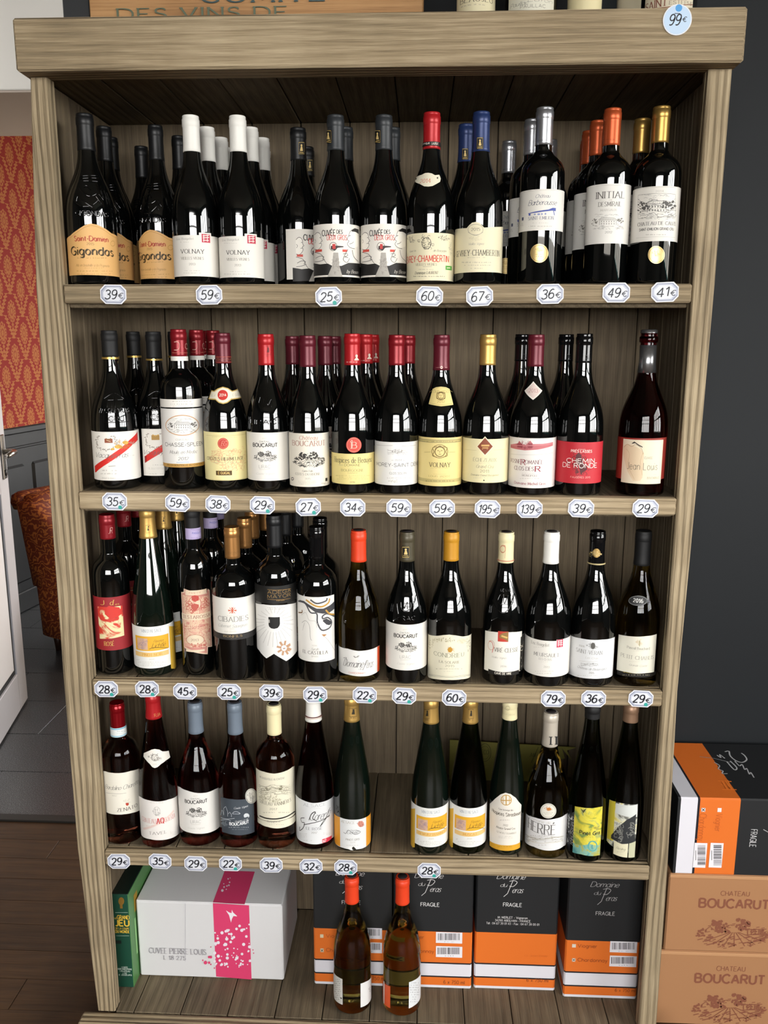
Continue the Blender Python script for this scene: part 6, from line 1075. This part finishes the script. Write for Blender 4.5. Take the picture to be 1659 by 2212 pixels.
local_paint(c1, 'N', .095, logo(-615,-18)+[('t','FRAGILE',356,344,500,372,'#c9c7c7','sans'), ('r',186,606,212,632,'#d2c4a4'), ('t','Viognier',234,606,390,632,'#9a4a1c','sans'), ('r',188,716,214,744,'#d2c4a4'), ('l',[(192,722),(210,740)],4,K), ('l',[(210,722),(192,740)],4,K), ('t','Chardonnay',234,716,460,744,'#9a4a1c','sans'), ('bar',470,556,668,640), ('bar',470,668,668,750), ('t','6 x 750 ml',530,935,690,962,'#7a3c18','sans')])
c2 = peras(.037, .206, .096, 'black and orange wine carton behind the right olive bottle')
local_paint(c2, 'N', .096, logo(0,0)+[('t','FRAGILE',970,360,1114,388,'#d6d4d4','sans'), ('r',800,612,828,638,'#d2c4a4'), ('t','Viognier',850,612,994,638,'#9a4a1c','sans'), ('r',800,722,828,748,'#d2c4a4'), ('l',[(804,726),(824,744)],4,K), ('l',[(824,726),(804,744)],4,K), ('t','Chardonnay',850,722,1072,748,'#9a4a1c','sans'), ('bar',1088,590,1293,675), ('bar',1088,700,1293,785), ('t','6 x 750 ml',1148,966,1310,992,'#7a3c18','sans')])
c3 = peras(.212, .386, .099, 'black and orange wine carton with three white address lines')
local_paint(c3, 'O', .099, logo(-658,8,'#d0cecd')+[('t','FRAGILE',314,362,458,390,'#d6d4d4','sans'), ('t','M. MERLET - Vigneron',272,468,502,484,'#d0cecd','sans'), ('t','34290 ABEILHAN - FRANCE',250,492,526,508,'#d0cecd','sans'), ('t','Tél : 04 67 39 01 43 - Fax : 04 67 39 00 81',182,516,594,532,'#d0cecd','sans'), ('t','G. Jean Emile',478,766,655,780,'#b5581f','script'), ('t','6 x 750 ml',496,952,664,976,'#7a3c18','sans')])
c4 = peras(.401, .556, .083, 'black and orange wine carton nearest the right post on the unit floor')
local_paint(c4, 'O', .083, logo(72,70,'#9c9a9a')+[('t','FRAGILE',1036,430,1182,458,'#a8a6a6','sans'), ('r',850,682,880,708,'#cfc6b8'), ('t','Viognier',896,684,1044,710,'#8a4018','sans'), ('r',850,792,876,818,'#cfc6b8'), ('l',[(853,796),(873,814)],4,K), ('l',[(873,796),(853,814)],4,K), ('t','Chardonnay',894,794,1124,820,'#8a4018','sans'), ('bar',1145,662,1356,748), ('bar',1142,774,1352,858), ('t','6 x 750 ml',1185,1030,1340,1054,'#7a3c18','sans')])
# white carton with the pink band
WCA = mat('carton pale', '#cbcacb', .6)
zt = at_y(*full('M', 700, 318), .100).z
w0 = MB().box(-.520, -.202, .100, .305, ZB+.0008, zt, WCA, .003).build('white_carton'); tag(w0, 'white wine carton with broad pink band lying on the unit floor', 'box')
MB().box(-.519, -.203, .1005, .302, zt-.0005, zt+.0022, WCA, .001).build('flap', w0)
mk = plane_paint((-.52, .1, ZB), (1, 0, 0), (0, 0, 1)); mkt = plane_paint((-.52, .1, zt+.0022), (1, 0, 0), (0, 1, 0))
rg = random.Random(5)
dots = [(rg.uniform(905,1150), rg.uniform(460,760)) for _ in range(80)]
paint_side('M', mk, [('f',[(893,322),(1158,338)],[(905,826),(1160,848)],'#cc3a66'), ('f',[(985,372),(1005,385),(1022,390),(1024,366),(1032,385),(1060,410)],[(985,374),(1005,405),(1018,455),(1024,430),(1035,410),(1060,412)],'#dcdbe0')]+
    [('c',x,y,r,r,'#dcd4dc') for (x,y),r in zip(dots,[rg.choice((4,4,5,6,7,9,11)) for _ in dots]) if (y > 470+ .35*abs(x-1080)) or rg.random() < .35]+[('c',843,728,12,12,'#cc3a66'),('c',868,690,8,8,'#cc3a66'),('c',868,728,8,8,'#cc3a66'),('c',880,740,5,5,'#cc3a66'),('c',825,712,5,5,'#cc3a66'),('c',880,690,9,9,'#cc3a66'),('c',1170,640,4,4,'#cc3a66'),('c',1175,662,4,4,'#cc3a66'),('c',880,620,4,4,'#cc3a66'),('c',905,765,5,5,'#cc3a66')]+
    [('t','CUVEE PIERRE LOUIS',455,632,846,668,'#8d8a90','serif'), ('t','L 18 275',556,682,706,708,'#8d8a90','serif'), ('l',[(703,318),(703,720)],2.5,'#b9b8be')], 'lettering', w0)
paint_side('M', mkt, [('f',[(926,97),(1182,106)],[(893,318),(1158,334)],'#cc3a66'), ('c',958,236,9,9,'#dcd4dc'),('c',970,212,6,6,'#dcd4dc'),('c',990,205,5,5,'#dcd4dc'),('c',1003,200,6,6,'#dcd4dc'),('c',985,228,4,4,'#dcd4dc'),('c',968,190,4,4,'#dcd4dc'),('c',1008,180,5,5,'#dcd4dc'),('c',998,156,5,5,'#dcd4dc'),('c',1012,150,3,3,'#dcd4dc')], 'pink_band', w0)
# green board game box
GGR = mat('game box green', '#154232', .45); GDK = mat('game box lid', '#0e1d18', .4); GLT = mat('game box light green', '#4f8048', .45)
zg = at_y(*full('M', 250, 262), .065).z
gb = MB().box(-.5575, -.5235, .065, .300, ZB+.0008, zg, GGR, .0015).build('game_box'); tag(gb, 'dark green board game box standing upright beside the white carton', 'box')
MB().box(-.5570, -.5240, .066, .299, zg-.001, zg+.0008, GDK, .0005).build('top_side', gb)
MB().box(-.5240, -.5228, .0660, .299, ZB+.001, zg-.001, GLT, .0005).build('light_side', gb)
mk = plane_paint((-.5575, .065, ZB), (1, 0, 0), (0, 0, 1))
YL = '#d8b23c'
paint_side('M', mk, [('c',262,308,20,27,'g:#c99a48'), ('f',[(250,330),(276,330)],[(254,358),(272,358)],'g:#c99a48'), ('l',[(220,386),(308,386)],2.5,'#9ab0a0'), ('t','LE',216,420,230,430,YL,'bold'), ('t','GRAND',234,406,316,432,YL,'bold'), ('t','JEU',222,438,314,478,YL,'bold'), ('t','DE LA COUPE',222,490,316,502,YL,'narrow'), ('t','DU MONDE',222,508,318,526,YL,'bold'), ('l',[(226,546),(316,546)],2.5,'#9ab0a0'), ('r',216,578,262,600,'#0a1a14'), ('t','1 CARTE',264,758,306,768,'#b5c4b8','bold'), ('t','1000 QUESTIONS',238,770,334,780,'#b5c4b8','bold'), ('t','1 PLATEAU',252,785,322,795,'#b5c4b8','bold'), ('t','+ DE',272,800,300,808,'#b5c4b8','bold'), ('t','6 JOUEURS',246,811,334,820,'#b5c4b8','bold')], 'lettering', gb)
mk = plane_paint((-.5228, .065, ZB), (0, 1, 0), (0, 0, 1))
paint_side('M', mk, [('f',[(345,270),(375,215)],[(345,400),(375,345)],'#a8842c'), ('f',[(350,430),(372,400)],[(352,700),(375,660)],'#8fbf80')], 'side_print', gb)
# boxes right of the unit: two brown cartons with the orange and black one lying on top
Yb = .1
zA, zB = at_y(1500, 1889, Yb).z, at_y(1450, 2054, Yb).z
zT = at_y(1590, 1726, Yb).z
def brown(z0, z1, x0, label):
    o = MB().box(x0, x0+.36, Yb, .343, z0, z1, CARD, .003).build('brown_carton'); tag(o, label, 'box', 'brown cartons stacked right of the unit')
    MB().box(x0+.001, x0+.359, Yb-.0012, Yb+.02, z1-.0085, z1-.001, CARDE, .001).build('flap', o); return o
b2 = brown(zB+.0005, zA, .611, 'brown cardboard carton with vineyard oval, upper of two under the orange black one')
b1 = brown(.001, zB, .604, 'brown cardboard carton with vineyard oval, lowest beside the right post')
def bprint(o, dy, dx):
    mk = plane_paint((.6, Yb-.0, 0), (1, 0, 0), (0, 0, 1))
    paint_side('P', mk, sh2([('t','CHATEAU',690,1208,906,1242,'#7d4a35','sans'), ('t','BOUCARUT',528,1270,1052,1334,'#7d4a35','bold'), ('e',495,1395,1062,1640,'#7d4a35','oval',7)], dx, dy), 'lettering', o)
bprint(b2, 0, 0); bprint(b1, 568, -32)
lb = band_box('wine_carton', .243, zT-zA, .42, [(6, CBK), (36, CWH), (5, CLN), (86, COR), (210, CBK), (14, CWH), (90, CBK)], 'x'); lb.location = (.617, Yb+.1215, (zA+zT)/2)
tag(lb, 'black and orange wine carton lying on its side on the brown cartons', 'box', 'black and orange wine cartons')
mk = plane_paint((.617, Yb, zA), (1, 0, 0), (0, 0, 1)); mkt = plane_paint((.617, Yb, zT), (1, 0, 0), (0, 1, 0))
s1 = paint_side('P', mk, [('r',542,578,572,606,'#d8d0cc'), ('l',[(546,582),(568,602)],5,K), ('l',[(568,582),(546,602)],5,K), ('r',664,578,694,608,'#dcd6d4'), ('v','Chardonnay',530,622,566,825,'#b5561c','sans'), ('v','Viognier',655,624,690,755,'#b5561c','sans'), ('bar',484,842,580,1028), ('bar',604,842,702,1028), ('v','FRAGILE',918,740,952,872,'#c9c7c9','sans'), ('l',[(1010,740),(1046,760)],4,'#a8a6a8')], 'lettering', None)
s2 = paint_side('P', mkt, [('s',[(720,155),(750,150),(760,185),(800,220),(850,235),(885,215),(870,185),(845,165)],5,'#b0b0b2'), ('s',[(795,225),(830,262),(850,250),(870,290),(885,280),(905,325),(915,310),(940,350)],4,'#b0b0b2'), ('s',[(660,180),(690,200),(680,175),(720,205)],4,'#b0b0b2'), ('l',[(530,192),(640,205),(760,235)],3,'#909092'), ('s',[(735,230),(790,290),(810,275),(760,225)],5,'#b0b0b2'), ('s',[(640,235),(680,260),(670,285),(705,300),(700,320),(740,320)],4,'#b0b0b2'), ('l',[(670,375),(770,380)],6,'#e5792a'), ('l',[(690,400),(760,430),(720,370)],6,'#e5792a'), ('l',[(700,440),(808,442)],6,'#e5792a'), ('l',[(740,370),(770,440)],6,'#e5792a'), ('l',[(700,380),(740,440)],6,'#e5792a')], 'lettering', None)
for s in (s1, s2): s.parent = lb; s.matrix_parent_inverse = Matrix.Translation(-lb.location)

# ------------------------------------------------------------------ on top of the unit
ZTOP = 1.9546
xa, xb = at_y(193, 20, .17).x, at_y(914, 20, .17).x
cr = MB()
cr.box(xa, xb, .17, .19, ZTOP+.0008, ZTOP+.256, CR, .002)
cr = cr.build('wine_crate'); tag(cr, 'wooden wine crate with green stencilled lettering on top of the unit', 'crate')
MB().box(xa-.001, xa+.012, .19, .332, ZTOP, ZTOP+.2565, CR, .002).build('end_board', cr); MB().box(xb-.012, xb+.001, .19, .332, ZTOP, ZTOP+.2565, CR, .002).build('end_board', cr); MB().box(xa+.012, xb-.012, .322, .332, ZTOP, ZTOP+.2565, CR, .002).build('back_board', cr)
mk = plane_paint((xa, .17, ZTOP), (1, 0, 0), (0, 0, 1), .0022)
paint_side('T', mk, [('t','DES VINS DE',470,32,1142,76,'#56604c','boldserif')], 'stencil', cr); paint_side('T', mk, [('t','COMITE',800,-48,1292,8,'#33484a','boldserif')], 'stencil', cr)
MB().box(at_y(187.5, 20, .30).x, xa-.003, .18, .331, ZTOP, ZTOP+.3, DKGREY, .002).build('framed_board'); tag(bpy.data.objects['framed_board'], 'narrow black board edge standing left of the wooden crate', 'board')
def top_bottle(xc, hw, lcol, items, label, Yc, kind='bord', gl='dark'):
    p = at_y(xc, 20, Yc); Rr = hw*depth(p)/FPX; sh = Shape(kind, Rr, .30); d = view_axis(p); rz = math.atan2(d.x, -d.y)
    root = empty('wine_bottle', (p.x, Yc, ZTOP+.0008), rz); tag(root, label, 'bottle', 'old wine bottles on top of the unit')
    MB().lathe([(r, z) for z, r in sh.p], GLASS[gl], 40).build('glass', root); MB().lathe(cap_prof(sh, .24), foil('dred'), 32).build('capsule', root)
    P = Paint(lambda x, y: ((x-xc)*depth(p)/FPX, at_y(x, y, Yc-Rr).z-ZTOP), lambda u, v, e: ((sh.r(v)+e)*math.sin(u/Rr), -(sh.r(v)+e)*math.cos(u/Rr), v), step=.0018)
    P.fill_uv([(-.045, .155), (.045, .155)], [(-.045, .035), (.045, .035)], ink(lcol)); rg = random.Random(int(xc))
    for it in items: P.item(it, rg)
    P.mb.build('label', root)
top_bottle(1028, 42, '#cfc6a4', [('t','BEAUJEU',990,-8,1068,4,'#5a5444','serif'), ('g',985,8,1060,14,1,GR)], 'old bottle with cream label on the unit top, nearest the wooden crate', .13)
top_bottle(1147, 56, '#d0cdbd', [('t','Pauillac',1098,2,1140,10,K,'script'), ('t','PAUILLAC',1124,10,1178,17,'#77736a','sans'), ('t','Lafon',1140,-4,1196,4,'#55524a','script')], 'wide old bottle with white label on the unit top, second right of the crate', .13)
top_bottle(1262, 36, '#d6caa0', [], 'old bottle with plain yellowed label on the unit top, third right of the crate', .13)
top_bottle(1366, 33, '#c9bda0', [], 'old bottle mostly hidden on the unit top, left behind the rightmost one', .24)
top_bottle(1444, 58, '#cfc5ae', [('t','SAINT',1390,-4,1440,12,'#7a4030','serif'), ('s',[(1382,8),(1440,16),(1500,6)],2,'#8a5a40'), ('t','ESTEPHE',1445,2,1500,10,'#7a6a58','serif')], 'rightmost old bottle with stained label on the unit top near the 99 euro sticker', .13)
# olive paper lid leaning against the back of the fourth bay
pp = MB(); x0, x1 = at_y(971, 1640, .31).x, at_y(1232, 1640, .31).x; zp = ZS[3]; z1 = at_y(1000, 1600, .31).z
OLP = mat('olive card', '#8a8440', .7)
edge = [(x0, zp), (x1-.05, zp), (x1-.045, zp+.05), (x1-.012, zp+.06), (x1-.02, zp+.085), (x1+.004, z1-.045), (x1-.008, z1-.02), (x1+.012, z1-.012), (x0, z1)]
n = len(edge); pp.add([(x, .312, z) for x, z in edge]+[(x, .3145, z) for x, z in edge], [tuple(range(n)), tuple(range(n, 2*n))[::-1]]+[(k, n+k, n+(k+1) % n, (k+1) % n) for k in range(n)], OLP)
po = tag(pp.build('torn_card'), 'olive card with a round stamp and torn right side leaning behind the fourth shelf bottles', 'card')
mk = plane_paint((x0, .312, zp), (1, 0, 0), (0, 0, 1))
paint_side('L', mk, [('o',285,408,42,62,'#3c3a1c',3), ('o',285,408,30,46,'#3c3a1c',2), ('t','ECO',262,390,310,420,'#3c3a1c','sans'), ('l',[(640,470),(690,360)],3,'#3c3a1c'), ('l',[(610,480),(660,370)],3,'#3c3a1c'), ('t','Millesime',600,410,700,440,'#3c3a1c','script')], 'lettering', po)

# ------------------------------------------------------------------ left: door leaf and armchair in the next room
DW = mat('door white', '#b9bac2', .4); STEEL = mat('brushed steel', '#b5b3ae', .22, 1.); DPAN = mat('door panel', '#dddde2', .45); GASK = mat('black gasket', '#131316', .5)
h = Vector((-1.352, .79)); e = Vector((-1.541, 1.664)); dd = (e-h); L = dd.length; ang = math.atan2(dd.y, dd.x)
door = empty('door_1', (h.x, h.y, 0), ang); door['kind'] = 'structure'     # local x runs from the hinge to the free edge, -y is the side seen
def db(name, *b, m, bev=.002, par=door): return MB().box(*b, m, bev).build(name, par)
f = MB()
for b in ((0, .10, .008, 2.0), (L-.115, L, .008, 2.0), (.10, L-.115, .008, .16), (.10, L-.115, 1.88, 2.0), (.10, L-.115, .88, 1.02)): f.box(b[0], b[1], -.022, .022, b[2], b[3], DW, .002)
f.build('door_frame', door)
for z0, z1 in ((.16, .88), (1.02, 1.88)):
    db('gasket', .10, L-.115, -.014, .014, z0, z1, m=GASK, bev=.001); db('pane', .125, L-.14, -.018, .018, z0+.025, z1-.025, m=DPAN, bev=.002)
hx = L-.055
hp = db('handle_plate', hx-.02, hx+.02, -.030, -.022, .93, 1.10, m=STEEL, bev=.003)
MB().tube([(hx, -.028, 1.035), (hx, -.06, 1.035), (hx-.012, -.072, 1.035), (hx-.06, -.074, 1.035), (hx-.125, -.072, 1.033)], [.011, .010, .010, .0095, .009], STEEL, 12).build('door_handle', door)
MB().lathe([(.013, 0), (.013, .004)], GASK, 16).build('key_hole', door)
kh = [o for o in door.children if o.name.startswith('key_hole')][0]; kh.location = (hx, -.0295, .955); kh.rotation_euler = (P2, 0, 0)
# armchair: high wing back turned three quarters away
ch = empty('armchair', (-1.415, 2.36, 0), math.radians(-116)); ch.scale = (.86, .86, .79); ch.location.x += .05; tag(ch, 'orange brocade wing armchair standing by the dark panelled wall', 'armchair')
def cushion(name, secs, m, parent):
    """body through rounded-rectangle sections: (z, x0, x1, y0, y1)"""
    mb = MB(); vs = []; fs = []; n = 24
    for (z, x0, x1, y0, y1) in secs:
        cx, cy, a, b = (x0+x1)/2, (y0+y1)/2, (x1-x0)/2, (y1-y0)/2
        for k in range(n):
            t = 2*math.pi*k/n; c, s = math.cos(t), math.sin(t); q = .45
            vs.append((cx+a*math.copysign(abs(c)**q, c), cy+b*math.copysign(abs(s)**q, s), z))
    for i in range(len(secs)-1):
        for k in range(n): fs.append((i*n+k, i*n+(k+1) % n, (i+1)*n+(k+1) % n, (i+1)*n+k))
    fs.append(tuple(range(n))[::-1]); fs.append(tuple((len(secs)-1)*n+k for k in range(n)))
    mb.add(vs, fs, m, True); return mb.build(name, parent)
cushion('backrest', [(.20, -.24, .24, -.24, -.12), (.45, -.28, .28, -.29, -.15), (.75, -.32, .32, -.35, -.20), (.90, -.33, .33, -.385, -.23), (.945, -.31, .31, -.38, -.25), (.955, -.27, .27, -.36, -.27)], BROC, ch)
cushion('roll', [(.86, -.335, .335, -.43, -.36), (.90, -.345, .345, -.45, -.33), (.945, -.34, .34, -.44, -.33), (.962, -.31, .31, -.42, -.35)], BROC, ch)
for s in (-1, 1):
    a, b = (.25, .36) if s > 0 else (-.36, -.25)
    cushion('wing', [(.42, a, b, -.30, .02), (.60, a, b, -.33, .0), (.80, a, b, -.36, -.10), (.90, a, b, -.37, -.22), (.915, a+.02, b-.02, -.36, -.26)], BROC, ch)
    cushion('arm', [(.12, a, b, -.26, .33), (.30, a, b, -.27, .35), (.56, a-.01, b+.01, -.28, .36), (.615, a-.005, b+.005, -.27, .355), (.63, a+.02, b-.02, -.25, .33)], BROC, ch)
    for y in (-.22, .28): MB().lathe([(.014, 0), (.020, .06), (.026, .125)], mat('chair leg', '#241309', .4), 14, cx=s*.27, cy=y).build('leg', ch)
cushion('seat', [(.13, -.26, .26, -.22, .35), (.36, -.27, .27, -.22, .37), (.43, -.26, .26, -.20, .36), (.45, -.22, .22, -.16, .31)], BROC, ch)
